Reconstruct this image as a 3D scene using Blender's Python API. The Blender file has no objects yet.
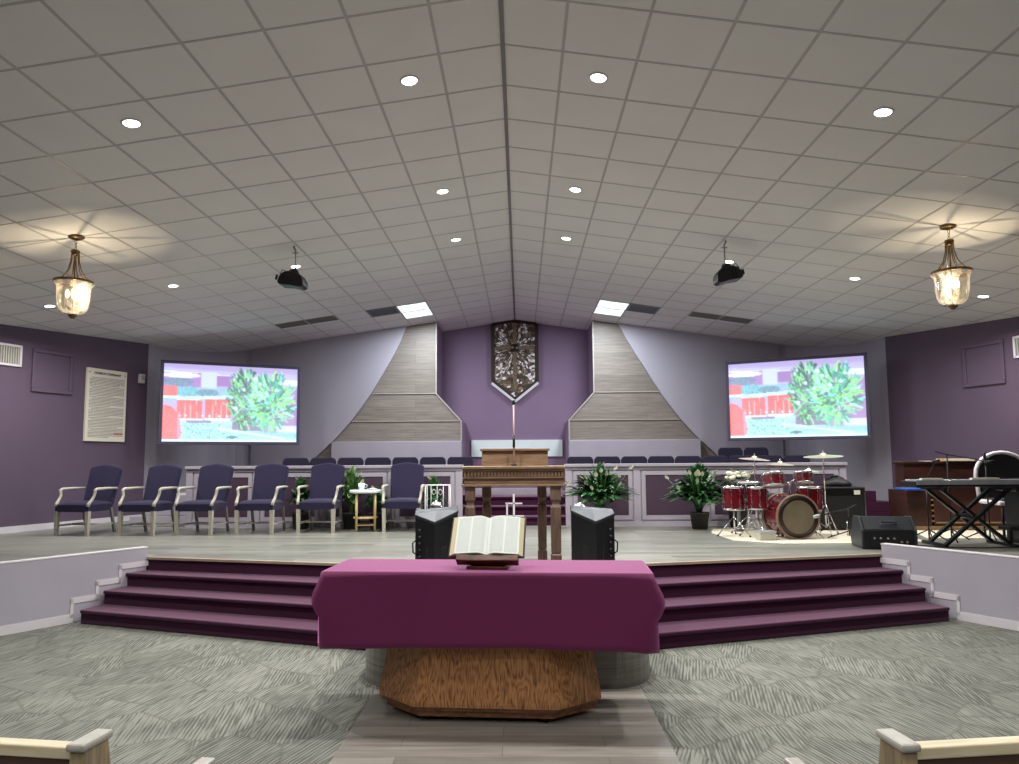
import bpy, bmesh, math, random
from mathutils import Vector, Matrix
random.seed(7)
PI = math.pi
SC = bpy.context.scene
COL = SC.collection

# ------------------------------------------------------------------ helpers
def lin(c):
    c = c / 255.0
    return c / 12.92 if c <= .04045 else ((c + .055) / 1.055) ** 2.4
def rgb(r, g, b): return (lin(r), lin(g), lin(b), 1)

class MB:
    """collects shapes into one mesh"""
    def __init__(s): s.bm = bmesh.new()
    def _v(s, pts): return [s.bm.verts.new(p) for p in pts]
    def _f(s, vs, smooth=False):
        try:
            f = s.bm.faces.new(vs); f.smooth = smooth; return f
        except ValueError: return None
    def box(s, x0, x1, y0, y1, z0, z1, M=None, bev=0):
        pts = [Vector((x, y, z)) for x in (x0, x1) for y in (y0, y1) for z in (z0, z1)]
        if M: pts = [M @ p for p in pts]
        v = s._v(pts); fs = []
        for q in ((0,1,3,2),(4,6,7,5),(0,4,5,1),(2,3,7,6),(0,2,6,4),(1,5,7,3)):
            fs.append(s._f([v[i] for i in q]))
        if bev:
            es = list({e for f in fs for e in f.edges})
            r = bmesh.ops.bevel(s.bm, geom=es, offset=bev, segments=2, profile=.5, affect='EDGES')
        return s
    def ring(s, c, ax1, ax2, r1, r2, n):
        return s._v([c + ax1 * (r1 * math.cos(2*PI*i/n)) + ax2 * (r2 * math.sin(2*PI*i/n)) for i in range(n)])
    def loft(s, rings, cap=True, smooth=True):
        n = len(rings[0])
        for a, b in zip(rings, rings[1:]):
            for i in range(n): s._f([a[i], a[(i+1)%n], b[(i+1)%n], b[i]], smooth)
        if cap:
            s._f(list(reversed(rings[0]))); s._f(rings[-1])
    def tube(s, pts, r, n=8, cap=True):
        pts = [Vector(p) for p in pts]
        rs = r if isinstance(r, (list, tuple)) else [r] * len(pts)
        rings = []; ref = None
        for i, p in enumerate(pts):
            a = pts[max(i-1, 0)]; b = pts[min(i+1, len(pts)-1)]
            d = (b - a).normalized()
            if ref is None: ref = Vector((0,0,1)) if abs(d.z) < .9 else Vector((1,0,0))
            u = d.cross(ref).normalized(); w = u.cross(d).normalized(); ref = w
            rings.append(s.ring(p, u, w, rs[i], rs[i], n))
        s.loft(rings, cap)
        return s
    def bar(s, p0, p1, w, h, up=(0,0,1)):
        """rectangular bar"""
        p0, p1 = Vector(p0), Vector(p1); d = (p1-p0).normalized(); up = Vector(up)
        if abs(d.dot(up)) > .95: up = Vector((0,1,0))
        u = d.cross(up).normalized(); v = u.cross(d).normalized()
        rr = []
        for p in (p0, p1): rr.append(s._v([p+u*w/2+v*h/2, p-u*w/2+v*h/2, p-u*w/2-v*h/2, p+u*w/2-v*h/2]))
        s.loft(rr, True, False); return s
    def lathe(s, prof, c=(0,0,0), n=20, M=None, cap=True, smooth=True, sx=1, sy=1):
        c = Vector(c); rings = []
        for r, z in prof:
            ps = [Vector((r*sx*math.cos(2*PI*i/n), r*sy*math.sin(2*PI*i/n), z)) for i in range(n)]
            if M: ps = [M @ p for p in ps]
            rings.append(s._v([c+p for p in ps]))
        s.loft(rings, cap, smooth); return s
    def prism(s, poly, z0, z1, M=None, smooth=False):
        """poly (a,b) extruded along the third axis z0..z1; M maps (a,b,z) to place"""
        M = M or Matrix.Identity(4)
        A = s._v([M @ Vector((a, b, z0)) for a, b in poly]); B = s._v([M @ Vector((a, b, z1)) for a, b in poly])
        n = len(poly)
        s._f(list(reversed(A))); s._f(B)
        for i in range(n): s._f([A[i], A[(i+1)%n], B[(i+1)%n], B[i]], smooth)
        return s
    def quad(s, a, b, c, d): s._f(s._v([a, b, c, d])); return s
    def sphere(s, c, r, n=14, m=9, sz=1):
        prof = [(max(1e-4, r*math.sin(PI*i/m)), -r*sz*math.cos(PI*i/m)) for i in range(m+1)]
        return s.lathe(prof, c, n)
    def build(s, name, mat, parent=None, bevel=0, sub=0, keep_normals=False):
        if not keep_normals: bmesh.ops.recalc_face_normals(s.bm, faces=s.bm.faces)
        me = bpy.data.meshes.new(name); s.bm.to_mesh(me); s.bm.free()
        me.materials.append(mat)
        o = bpy.data.objects.new(name, me); COL.objects.link(o)
        if parent: o.parent = parent
        if bevel:
            m = o.modifiers.new('bevel', 'BEVEL'); m.width = bevel; m.segments = 2; m.limit_method = 'ANGLE'
        if sub:
            m = o.modifiers.new('sub', 'SUBSURF'); m.levels = sub; m.render_levels = sub
        return o

XZ = Matrix(((1,0,0,0),(0,0,1,0),(0,1,0,0),(0,0,0,1)))   # (a,b,t)->(a,t,b)
YZ = Matrix(((0,0,1,0),(1,0,0,0),(0,1,0,0),(0,0,0,1)))   # (a,b,t)->(t,a,b)

def thing(name, label, cat, loc=(0,0,0), rz=0, group=None):
    o = bpy.data.objects.new(name, None); COL.objects.link(o)
    o.location = loc; o.rotation_euler = (0, 0, rz); o.empty_display_size = .1
    o['label'] = label; o['category'] = cat
    if group: o['group'] = group
    return o
def tag(o, label, cat, group=None):
    o['label'] = label; o['category'] = cat
    if group: o['group'] = group
    return o
def struct(o): o['kind'] = 'structure'; return o
def dup(o, parent=None, loc=None, rz=None, label=None):
    c = o.copy(); COL.objects.link(c)
    if parent: c.parent = parent
    if loc is not None: c.location = loc
    if rz is not None: c.rotation_euler = (0, 0, rz)
    if label: c['label'] = label
    for ch in o.children: dup(ch, c)
    return c

# ------------------------------------------------------------------ materials
def newmat(name):
    m = bpy.data.materials.new(name); m.use_nodes = True
    nt = m.node_tree; b = nt.nodes['Principled BSDF']; return m, nt, b
def N(nt, t, **k):
    n = nt.nodes.new(t)
    for a, v in k.items(): setattr(n, a, v)
    return n
def ramp(nt, fac, stops):
    r = N(nt, 'ShaderNodeValToRGB'); nt.links.new(fac, r.inputs[0])
    el = r.color_ramp.elements
    while len(el) < len(stops): el.new(.5)
    for e, (p, c) in zip(el, stops): e.position = p; e.color = c
    return r
def coords(nt, scale=(1,1,1), rot=(0,0,0), kind='Object'):
    tc = N(nt, 'ShaderNodeTexCoord'); mp = N(nt, 'ShaderNodeMapping')
    mp.inputs['Scale'].default_value = scale; mp.inputs['Rotation'].default_value = rot
    nt.links.new(tc.outputs[kind], mp.inputs[0]); return mp.outputs[0]
def shade(c, f): return (c[0]*f, c[1]*f, c[2]*f, 1)
def M_(name, col, rough=.5, metal=0, var=.12, scale=8, bump=0, stretch=(1,1,1), spec=.5, sheen=0):
    """plain coloured stuff with a little mottling"""
    m, nt, b = newmat(name)
    v = coords(nt, stretch)
    n = N(nt, 'ShaderNodeTexNoise'); n.inputs['Scale'].default_value = scale; n.inputs['Detail'].default_value = 4
    nt.links.new(v, n.inputs[0])
    r = ramp(nt, n.outputs[0], [(.3, shade(col, 1-var)), (.7, shade(col, 1+var))])
    nt.links.new(r.outputs[0], b.inputs['Base Color'])
    b.inputs['Roughness'].default_value = rough; b.inputs['Metallic'].default_value = metal
    b.inputs['Specular IOR Level'].default_value = spec
    if sheen: b.inputs['Sheen Weight'].default_value = sheen; b.inputs['Sheen Roughness'].default_value = .4
    if bump:
        bp = N(nt, 'ShaderNodeBump'); bp.inputs['Strength'].default_value = bump; bp.inputs['Distance'].default_value = .004
        nt.links.new(n.outputs[0], bp.inputs['Height']); nt.links.new(bp.outputs[0], b.inputs['Normal'])
    return m
def wood(name, c1, c2, rough=.4, stretch=(12, 12, 1), scale=2.2, ring=3.0, c3=None):
    m, nt, b = newmat(name)
    v = coords(nt, stretch)
    n = N(nt, 'ShaderNodeTexNoise'); n.inputs['Scale'].default_value = scale; n.inputs['Detail'].default_value = 6; n.inputs['Distortion'].default_value = ring*.3
    nt.links.new(v, n.inputs[0])
    st = [(.32, c1), (.68, c2)] if not c3 else [(.3, c1), (.5, c3), (.7, c2)]
    r = ramp(nt, n.outputs[0], st)
    nt.links.new(r.outputs[0], b.inputs['Base Color']); b.inputs['Roughness'].default_value = rough
    return m
def emis(name, col, strength, sampled=False):
    m, nt, b = newmat(name)
    b.inputs['Base Color'].default_value = col
    b.inputs['Emission Color'].default_value = col; b.inputs['Emission Strength'].default_value = strength
    if not sampled:
        try: m.cycles.emission_sampling = 'NONE'
        except Exception: pass
    return m

MAT = {}
MAT['ceiling'] = M_('ceiling tile', rgb(232, 231, 228), .85, var=.02, scale=2.0, bump=.1)
MAT['tbar'] = M_('ceiling grid metal', rgb(186, 184, 180), .35, var=.05)
MAT['tbar_ridge'] = M_('ridge bar', rgb(128, 126, 124), .45, var=.05)
MAT['purple'] = M_('purple wall paint', rgb(92, 76, 96), .7, var=.05, scale=1.2)
MAT['lavender'] = M_('lavender wall paint', rgb(174, 168, 181), .7, var=.03, scale=1.0)
MAT['recess'] = M_('recess purple paint', rgb(132, 108, 136), .7, var=.03, scale=1.0)
MAT['lilac'] = M_('lilac trim paint', rgb(168, 161, 174), .5, var=.04, scale=3)
MAT['knee'] = M_('knee wall paint', rgb(172, 168, 180), .6, var=.03, scale=3)
MAT['trim'] = M_('white trim paint', rgb(215, 210, 216), .45, var=.03, scale=3)
MAT['inset'] = M_('dark plum panel', rgb(66, 46, 66), .7, var=.06, scale=4)
MAT['strip'] = M_('pale strip', rgb(176, 168, 160), .5, var=.04)
MAT['tan'] = M_('nosing', rgb(168, 150, 132), .4, var=.1)
MAT['navy'] = M_('indigo upholstery', rgb(30, 24, 58), .9, var=.12, scale=60, bump=.15, sheen=.12)
MAT['choir'] = M_('choir upholstery', rgb(26, 21, 48), .9, var=.12, scale=60)
MAT['whitewash'] = M_('whitewashed wood', rgb(182, 178, 166), .5, var=.1, scale=10, stretch=(6, 6, 1))
MAT['black'] = M_('black plastic', rgb(17, 18, 22), .42, var=.15, scale=30)
MAT['blacktop'] = M_('charcoal textured plastic', rgb(38, 45, 52), .42, var=.1, scale=50)
MAT['grille'] = M_('speaker grille', rgb(16, 16, 20), .55, var=.3, scale=200, bump=.3)
MAT['tolex'] = M_('black vinyl cloth', rgb(19, 19, 25), .6, var=.2, scale=90, bump=.2)
MAT['chrome'] = M_('chrome', rgb(215, 215, 220), .16, metal=1, var=.05)
MAT['steel'] = M_('satin steel', rgb(165, 165, 170), .35, metal=1, var=.05)
MAT['blackmetal'] = M_('black metal', rgb(22, 22, 26), .35, metal=.3, var=.1)
MAT['whitemetal'] = M_('white metal', rgb(225, 222, 228), .35, var=.04)
MAT['cymbal'] = M_('cymbal bronze', rgb(214, 208, 188), .3, metal=.7, var=.08, scale=3, stretch=(1,1,8))
MAT['redshell'] = M_('red drum lacquer', rgb(108, 12, 28), .2, var=.3, scale=5, stretch=(1,1,.4), spec=.7)
MAT['drumhead'] = M_('white drum head', rgb(170, 168, 160), .4, var=.04)
MAT['basshead'] = M_('clear coated bass head', rgb(120, 110, 92), .3, var=.2, scale=3)
MAT['hoop'] = M_('dark hoop', rgb(38, 22, 20), .3, var=.1)
MAT['hoopl'] = M_('light hoop', rgb(128, 108, 86), .3, var=.1)
MAT['rug'] = M_('cream rug', rgb(214, 208, 188), .95, var=.06, scale=40, bump=.2)
MAT['leaf'] = M_('lily leaf', rgb(58, 106, 60), .33, var=.6, scale=14)
MAT['leaf2'] = M_('pale leaf', rgb(96, 132, 74), .4, var=.3, scale=9)
MAT['petal'] = M_('white spathe', rgb(235, 234, 214), .5, var=.05)
MAT['pot'] = M_('dark pot', rgb(58, 54, 54), .5, var=.1)
MAT['potg'] = M_('grey pot', rgb(100, 100, 96), .6, var=.1)
MAT['organ'] = wood('organ walnut', rgb(46, 24, 20), rgb(70, 38, 30), .35, (2, 8, 8), 2)
MAT['organlight'] = M_('pale organ base', rgb(160, 126, 86), .5)
MAT['paper'] = M_('paper', rgb(226, 224, 214), .8, var=.03)
MAT['tanpaper'] = M_('tan folder', rgb(206, 160, 118), .7, var=.15, scale=6)
MAT['bluecloth'] = M_('blue cloth', rgb(40, 84, 168), .8, var=.1)
MAT['silver'] = M_('silver plastic', rgb(175, 180, 190), .35, metal=.3, var=.15, scale=14)
MAT['brass'] = M_('aged bronze', rgb(122, 98, 66), .35, metal=.8, var=.2)
MAT['oak'] = wood('oak pedestal', rgb(104, 66, 42), rgb(176, 124, 80), .36, (34, 34, 1.8), 2.2, 3, rgb(146, 98, 62))
def figured():
    m, nt, b = newmat('figured oak')
    v = coords(nt, (1, 1, .2)); n = N(nt, 'ShaderNodeTexNoise'); n.inputs['Scale'].default_value = 7; n.inputs['Detail'].default_value = 2; nt.links.new(v, n.inputs[0])
    k = N(nt, 'ShaderNodeMath', operation='MULTIPLY'); nt.links.new(n.outputs[0], k.inputs[0]); k.inputs[1].default_value = 120
    sn2 = N(nt, 'ShaderNodeMath', operation='SINE'); nt.links.new(k.outputs[0], sn2.inputs[0])
    v2 = coords(nt, (90, 90, 3)); n2 = N(nt, 'ShaderNodeTexNoise'); n2.inputs['Scale'].default_value = 1.5; nt.links.new(v2, n2.inputs[0])
    ad = N(nt, 'ShaderNodeMath', operation='MULTIPLY_ADD'); nt.links.new(sn2.outputs[0], ad.inputs[0]); ad.inputs[1].default_value = .11; nt.links.new(n2.outputs[0], ad.inputs[2])
    r = ramp(nt, ad.outputs[0], [(.26, rgb(108, 68, 40)), (.44, rgb(158, 108, 68)), (.7, rgb(184, 136, 90))])
    nt.links.new(r.outputs[0], b.inputs['Base Color']); b.inputs['Roughness'].default_value = .36; return m
MAT['oak'] = figured()
MAT['oakdark'] = wood('oak plinth', rgb(96, 60, 40), rgb(140, 94, 62), .35, (4, 4, 10), 3)
MAT['pulpit'] = wood('pulpit oak', rgb(96, 76, 60), rgb(132, 106, 86), .4, (1.4, 10, 12), 3)
MAT['pulpitcol'] = wood('pulpit column oak', rgb(82, 64, 54), rgb(122, 98, 82), .4, (14, 14, 1.2), 3)
MAT['pulpitlight'] = wood('pulpit light oak', rgb(118, 94, 72), rgb(150, 124, 98), .4, (1.4, 10, 10), 3)
MAT['redwood'] = wood('mahogany', rgb(60, 24, 16), rgb(104, 52, 30), .3, (3, 10, 10), 3)
MAT['pew'] = wood('pew greyed oak', rgb(128, 112, 88), rgb(168, 150, 120), .45, (20, 20, 1.2), 3)
MAT['pewtop'] = wood('pew pale cap', rgb(196, 184, 152), rgb(222, 210, 178), .35, (1, 10, 10), 3)
MAT['pewend'] = M_('pew end cap', rgb(172, 170, 162), .35, var=.12, scale=14)
MAT['pewdark'] = wood('pew back', rgb(66, 48, 40), rgb(88, 66, 52), .5, (1, 10, 10), 3)
MAT['mosaicframe'] = M_('bronze frame', rgb(58, 46, 42), .4, metal=.4)
MAT['bamboo'] = wood('bamboo', rgb(186, 160, 110), rgb(216, 194, 146), .4, (10, 10, 2), 3)
MAT['whiteglaze'] = M_('white glazed', rgb(226, 236, 238), .25, var=.02)
MAT['mesh'] = M_('black mesh fabric', rgb(30, 31, 38), .7, var=.2, scale=120)
MAT['leathercover'] = M_('book cover', rgb(44, 22, 18), .5, var=.1)
MAT['bulb'] = emis('candle bulb', (1, .80, .50, 1), 4)
MAT['lens'] = emis('downlight lens', (1, .985, .96, 1), 9)
MAT['ringwhite'] = M_('fixture ring', rgb(225, 224, 222), .4, var=.02)

# long vinyl planks: brick pattern with streaky grain
def planks(name, cols, bw, bh, rough, map_rot=(0,0,0), gain=1, mortar=(.25,.25,.25,1), ms=.006, zy=False, var=.38):
    m, nt, b = newmat(name)
    tc = N(nt, 'ShaderNodeTexCoord'); vec = tc.outputs['Object']
    if zy:   # vertical face: use (x, z)
        sp = N(nt, 'ShaderNodeSeparateXYZ'); cb = N(nt, 'ShaderNodeCombineXYZ'); nt.links.new(vec, sp.inputs[0])
        ad = N(nt, 'ShaderNodeMath', operation='ADD'); nt.links.new(sp.outputs[0], ad.inputs[0]); nt.links.new(sp.outputs[1], ad.inputs[1])
        nt.links.new(ad.outputs[0], cb.inputs[0]); nt.links.new(sp.outputs[2], cb.inputs[1]); vec = cb.outputs[0]
    mp = N(nt, 'ShaderNodeMapping'); mp.inputs['Rotation'].default_value = map_rot; nt.links.new(vec, mp.inputs[0])
    br = N(nt, 'ShaderNodeTexBrick'); nt.links.new(mp.outputs[0], br.inputs[0])
    br.inputs['Scale'].default_value = 1; br.inputs['Brick Width'].default_value = bw; br.inputs['Row Height'].default_value = bh
    br.inputs['Mortar Size'].default_value = ms*.35; br.inputs['Mortar Smooth'].default_value = .2
    br.inputs['Color1'].default_value = (0,0,0,1); br.inputs['Color2'].default_value = (1,1,1,1); br.inputs['Mortar'].default_value = (.5,.5,.5,1)
    mp2 = N(nt, 'ShaderNodeMapping'); mp2.inputs['Scale'].default_value = (1.6, 22, 22); nt.links.new(mp.outputs[0], mp2.inputs[0])
    n = N(nt, 'ShaderNodeTexNoise'); n.inputs['Scale'].default_value = 1.4; n.inputs['Detail'].default_value = 5; nt.links.new(mp2.outputs[0], n.inputs[0])
    ad = N(nt, 'ShaderNodeMath', operation='MULTIPLY_ADD'); nt.links.new(br.outputs[0], ad.inputs[0]); ad.inputs[1].default_value = var
    m2 = N(nt, 'ShaderNodeMath', operation='MULTIPLY'); nt.links.new(n.outputs[0], m2.inputs[0]); m2.inputs[1].default_value = .75
    nt.links.new(m2.outputs[0], ad.inputs[2])
    r = ramp(nt, ad.outputs[0], [(.22, cols[0]), (.5, cols[1]), (.8, cols[2])])
    mx = N(nt, 'ShaderNodeMixRGB'); nt.links.new(br.outputs['Fac'], mx.inputs[0]); nt.links.new(r.outputs[0], mx.inputs[1]); mx.inputs[2].default_value = shade(cols[0], .7)
    nt.links.new(mx.outputs[0], b.inputs['Base Color']); b.inputs['Roughness'].default_value = rough
    return m
MAT['stage'] = planks('stage vinyl plank', [rgb(100, 101, 95), rgb(122, 123, 116), rgb(144, 145, 137)], 1.22, .15, .32)
MAT['aisle'] = planks('aisle vinyl plank', [rgb(96, 92, 86), rgb(118, 113, 106), rgb(140, 135, 128)], 1.22, .15, .38)
MAT['bay'] = planks('bay vinyl plank', [rgb(96, 94, 88), rgb(118, 116, 110), rgb(140, 138, 130)], 1.22, .15, .4, zy=True)
MAT['woodwall'] = planks('grey wood wall', [rgb(112, 103, 97), rgb(136, 126, 119), rgb(158, 149, 141)], 2.6, .17, .5, zy=True, var=.14)

def carpet():
    m, nt, b = newmat('patterned grey carpet')
    tc = N(nt, 'ShaderNodeTexCoord'); v = tc.outputs['Object']
    def cells(scale, rnd=1):
        vo = N(nt, 'ShaderNodeTexVoronoi', feature='F1'); vo.inputs['Scale'].default_value = scale; vo.inputs['Randomness'].default_value = rnd
        ve = N(nt, 'ShaderNodeTexVoronoi', feature='DISTANCE_TO_EDGE'); ve.inputs['Scale'].default_value = scale; ve.inputs['Randomness'].default_value = rnd
        nt.links.new(v, vo.inputs[0]); nt.links.new(v, ve.inputs[0]); return vo, ve
    vo, ve = cells(2.0)
    sp = N(nt, 'ShaderNodeSeparateColor'); nt.links.new(vo.outputs['Color'], sp.inputs[0])
    # angle per cell, mostly one diagonal
    an = N(nt, 'ShaderNodeMath', operation='MULTIPLY_ADD'); nt.links.new(sp.outputs[0], an.inputs[0]); an.inputs[1].default_value = .7; an.inputs[2].default_value = -.35
    vr = N(nt, 'ShaderNodeVectorRotate', rotation_type='Z_AXIS'); nt.links.new(v, vr.inputs['Vector']); nt.links.new(an.outputs[0], vr.inputs['Angle'])
    sx = N(nt, 'ShaderNodeSeparateXYZ'); nt.links.new(vr.outputs[0], sx.inputs[0])
    k1 = N(nt, 'ShaderNodeMath', operation='MULTIPLY'); nt.links.new(sx.outputs[0], k1.inputs[0]); k1.inputs[1].default_value = 250
    s1 = N(nt, 'ShaderNodeMath', operation='SINE'); nt.links.new(k1.outputs[0], s1.inputs[0])
    mp = N(nt, 'ShaderNodeMapping'); mp.inputs['Scale'].default_value = (60, 4.2, 1); nt.links.new(vr.outputs[0], mp.inputs[0])
    n0 = N(nt, 'ShaderNodeTexNoise'); n0.inputs['Scale'].default_value = 1; n0.inputs['Detail'].default_value = 2; nt.links.new(mp.outputs[0], n0.inputs[0])
    n = N(nt, 'ShaderNodeMath', operation='MULTIPLY_ADD'); nt.links.new(s1.outputs[0], n.inputs[0]); n.inputs[1].default_value = .11; nt.links.new(n0.outputs[0], n.inputs[2])
    big = N(nt, 'ShaderNodeTexNoise'); big.inputs['Scale'].default_value = 1.3; nt.links.new(v, big.inputs[0])
    mm = N(nt, 'ShaderNodeMath', operation='MULTIPLY_ADD'); nt.links.new(sp.outputs[1], mm.inputs[0]); mm.inputs[1].default_value = .10; nt.links.new(n.outputs[0], mm.inputs[2])
    r = ramp(nt, mm.outputs[0], [(.40, rgb(92, 94, 88)), (.66, rgb(138, 140, 132))])
    eg = ramp(nt, ve.outputs['Distance'], [(.0, (.5,.5,.5,1)), (.035, (1,1,1,1))])
    mx = N(nt, 'ShaderNodeMixRGB', blend_type='MIX'); nt.links.new(eg.outputs[0], mx.inputs[0]); mx.inputs[1].default_value = rgb(96, 97, 90); nt.links.new(r.outputs[0], mx.inputs[2])
    mb = N(nt, 'ShaderNodeMixRGB', blend_type='MULTIPLY'); mb.inputs[0].default_value = .35; nt.links.new(mx.outputs[0], mb.inputs[1]); nt.links.new(big.outputs[0], mb.inputs[2])
    nt.links.new(mb.outputs[0], b.inputs['Base Color']); b.inputs['Roughness'].default_value = .95
    b.inputs['Specular IOR Level'].default_value = .15
    return m
MAT['carpet'] = carpet()
MAT['plum'] = M_('plum stair carpet', rgb(60, 24, 50), .95, var=.25, scale=120, bump=.4, spec=.1, sheen=.7)
MAT['plum'].node_tree.nodes['Principled BSDF'].inputs['Sheen Tint'].default_value = (1, .70, .88, 1)

def cloth_mat():
    m, nt, b = newmat('magenta tablecloth')
    v = coords(nt, (420, 420, 420)); w = N(nt, 'ShaderNodeTexNoise'); w.inputs['Scale'].default_value = 1; nt.links.new(v, w.inputs[0])
    v2 = coords(nt, (6, 6, 6)); n2 = N(nt, 'ShaderNodeTexNoise'); nt.links.new(v2, n2.inputs[0])
    r = ramp(nt, w.outputs[0], [(.3, rgb(92, 10, 64)), (.7, rgb(112, 16, 82))])
    nt.links.new(r.outputs[0], b.inputs['Base Color']); b.inputs['Roughness'].default_value = .75; b.inputs['Sheen Weight'].default_value = 1.0; b.inputs['Sheen Tint'].default_value = (1, .42, .82, 1); b.inputs['Sheen Roughness'].default_value = .45
    bp = N(nt, 'ShaderNodeBump'); bp.inputs['Strength'].default_value = .25; bp.inputs['Distance'].default_value = .002
    nt.links.new(w.outputs[0], bp.inputs['Height']); nt.links.new(bp.outputs[0], b.inputs['Normal']); return m
MAT['cloth'] = cloth_mat()

def mosaic_mat():
    m, nt, b = newmat('faceted glass mosaic')
    tc = N(nt, 'ShaderNodeTexCoord'); sp = N(nt, 'ShaderNodeSeparateXYZ'); nt.links.new(tc.outputs['Object'], sp.inputs[0])
    # polar coordinates about the panel's own centre, so the shards radiate
    at = N(nt, 'ShaderNodeMath', operation='ARCTAN2'); nt.links.new(sp.outputs[2], at.inputs[0]); nt.links.new(sp.outputs[0], at.inputs[1])
    ln = N(nt, 'ShaderNodeVectorMath', operation='LENGTH'); nt.links.new(tc.outputs['Object'], ln.inputs[0])
    cb = N(nt, 'ShaderNodeCombineXYZ')
    ma = N(nt, 'ShaderNodeMath', operation='MULTIPLY'); nt.links.new(at.outputs[0], ma.inputs[0]); ma.inputs[1].default_value = 4.2
    mr = N(nt, 'ShaderNodeMath', operation='MULTIPLY'); nt.links.new(ln.outputs['Value'], mr.inputs[0]); mr.inputs[1].default_value = 7
    nt.links.new(ma.outputs[0], cb.inputs[0]); nt.links.new(mr.outputs[0], cb.inputs[1])
    vo = N(nt, 'ShaderNodeTexVoronoi', feature='F1'); vo.inputs['Scale'].default_value = 2.1; nt.links.new(cb.outputs[0], vo.inputs[0])
    ve = N(nt, 'ShaderNodeTexVoronoi', feature='DISTANCE_TO_EDGE'); ve.inputs['Scale'].default_value = 2.1; nt.links.new(cb.outputs[0], ve.inputs[0])
    s2 = N(nt, 'ShaderNodeSeparateColor'); nt.links.new(vo.outputs['Color'], s2.inputs[0])
    r = ramp(nt, s2.outputs[0], [(.0, rgb(66, 52, 46)), (.35, rgb(104, 86, 70)), (.5, rgb(140, 118, 96)), (.68, rgb(176, 160, 150)), (.72, rgb(236, 228, 236)), (1, rgb(250, 246, 250))])
    r.color_ramp.interpolation = 'CONSTANT'
    eg = ramp(nt, ve.outputs['Distance'], [(.0, (0,0,0,1)), (.1, (1,1,1,1))])
    mx = N(nt, 'ShaderNodeMixRGB'); nt.links.new(eg.outputs[0], mx.inputs[0]); mx.inputs[1].default_value = rgb(58, 46, 40); nt.links.new(r.outputs[0], mx.inputs[2])
    nt.links.new(mx.outputs[0], b.inputs['Base Color']); b.inputs['Roughness'].default_value = .3
    bp = N(nt, 'ShaderNodeBump'); bp.inputs['Distance'].default_value = .02; nt.links.new(s2.outputs[1], bp.inputs['Height']); nt.links.new(bp.outputs[0], b.inputs['Normal'])
    return m
MAT['mosaic'] = mosaic_mat()

def glass_mat():
    m, nt, b = newmat('ribbed amber glass')
    nt.nodes.remove(b); out = nt.nodes['Material Output']
    tr = N(nt, 'ShaderNodeBsdfTransparent'); tr.inputs[0].default_value = (1, .97, .9, 1)
    tl = N(nt, 'ShaderNodeBsdfTranslucent'); tl.inputs[0].default_value = (1, .93, .78, 1)
    gl = N(nt, 'ShaderNodeBsdfGlossy'); gl.inputs['Roughness'].default_value = .12
    df = N(nt, 'ShaderNodeMixShader'); df.inputs[0].default_value = .22
    fr = N(nt, 'ShaderNodeLayerWeight'); fr.inputs[0].default_value = .45
    v = coords(nt, (1,1,.4)); w = N(nt, 'ShaderNodeTexNoise'); w.inputs['Scale'].default_value = 24; nt.links.new(v, w.inputs[0])
    rr = ramp(nt, w.outputs[0], [(.35, (.06,.06,.06,1)), (.65, (.30,.30,.30,1))])
    mx = N(nt, 'ShaderNodeMixShader'); nt.links.new(rr.outputs[0], mx.inputs[0]); nt.links.new(tr.outputs[0], mx.inputs[1]); nt.links.new(tl.outputs[0], mx.inputs[2])
    m2 = N(nt, 'ShaderNodeMixShader'); nt.links.new(fr.outputs['Facing'], m2.inputs[0]); nt.links.new(mx.outputs[0], m2.inputs[1]); nt.links.new(gl.outputs[0], m2.inputs[2])
    nt.links.new(m2.outputs[0], out.inputs[0]); return m
MAT['glass'] = glass_mat()

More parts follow.
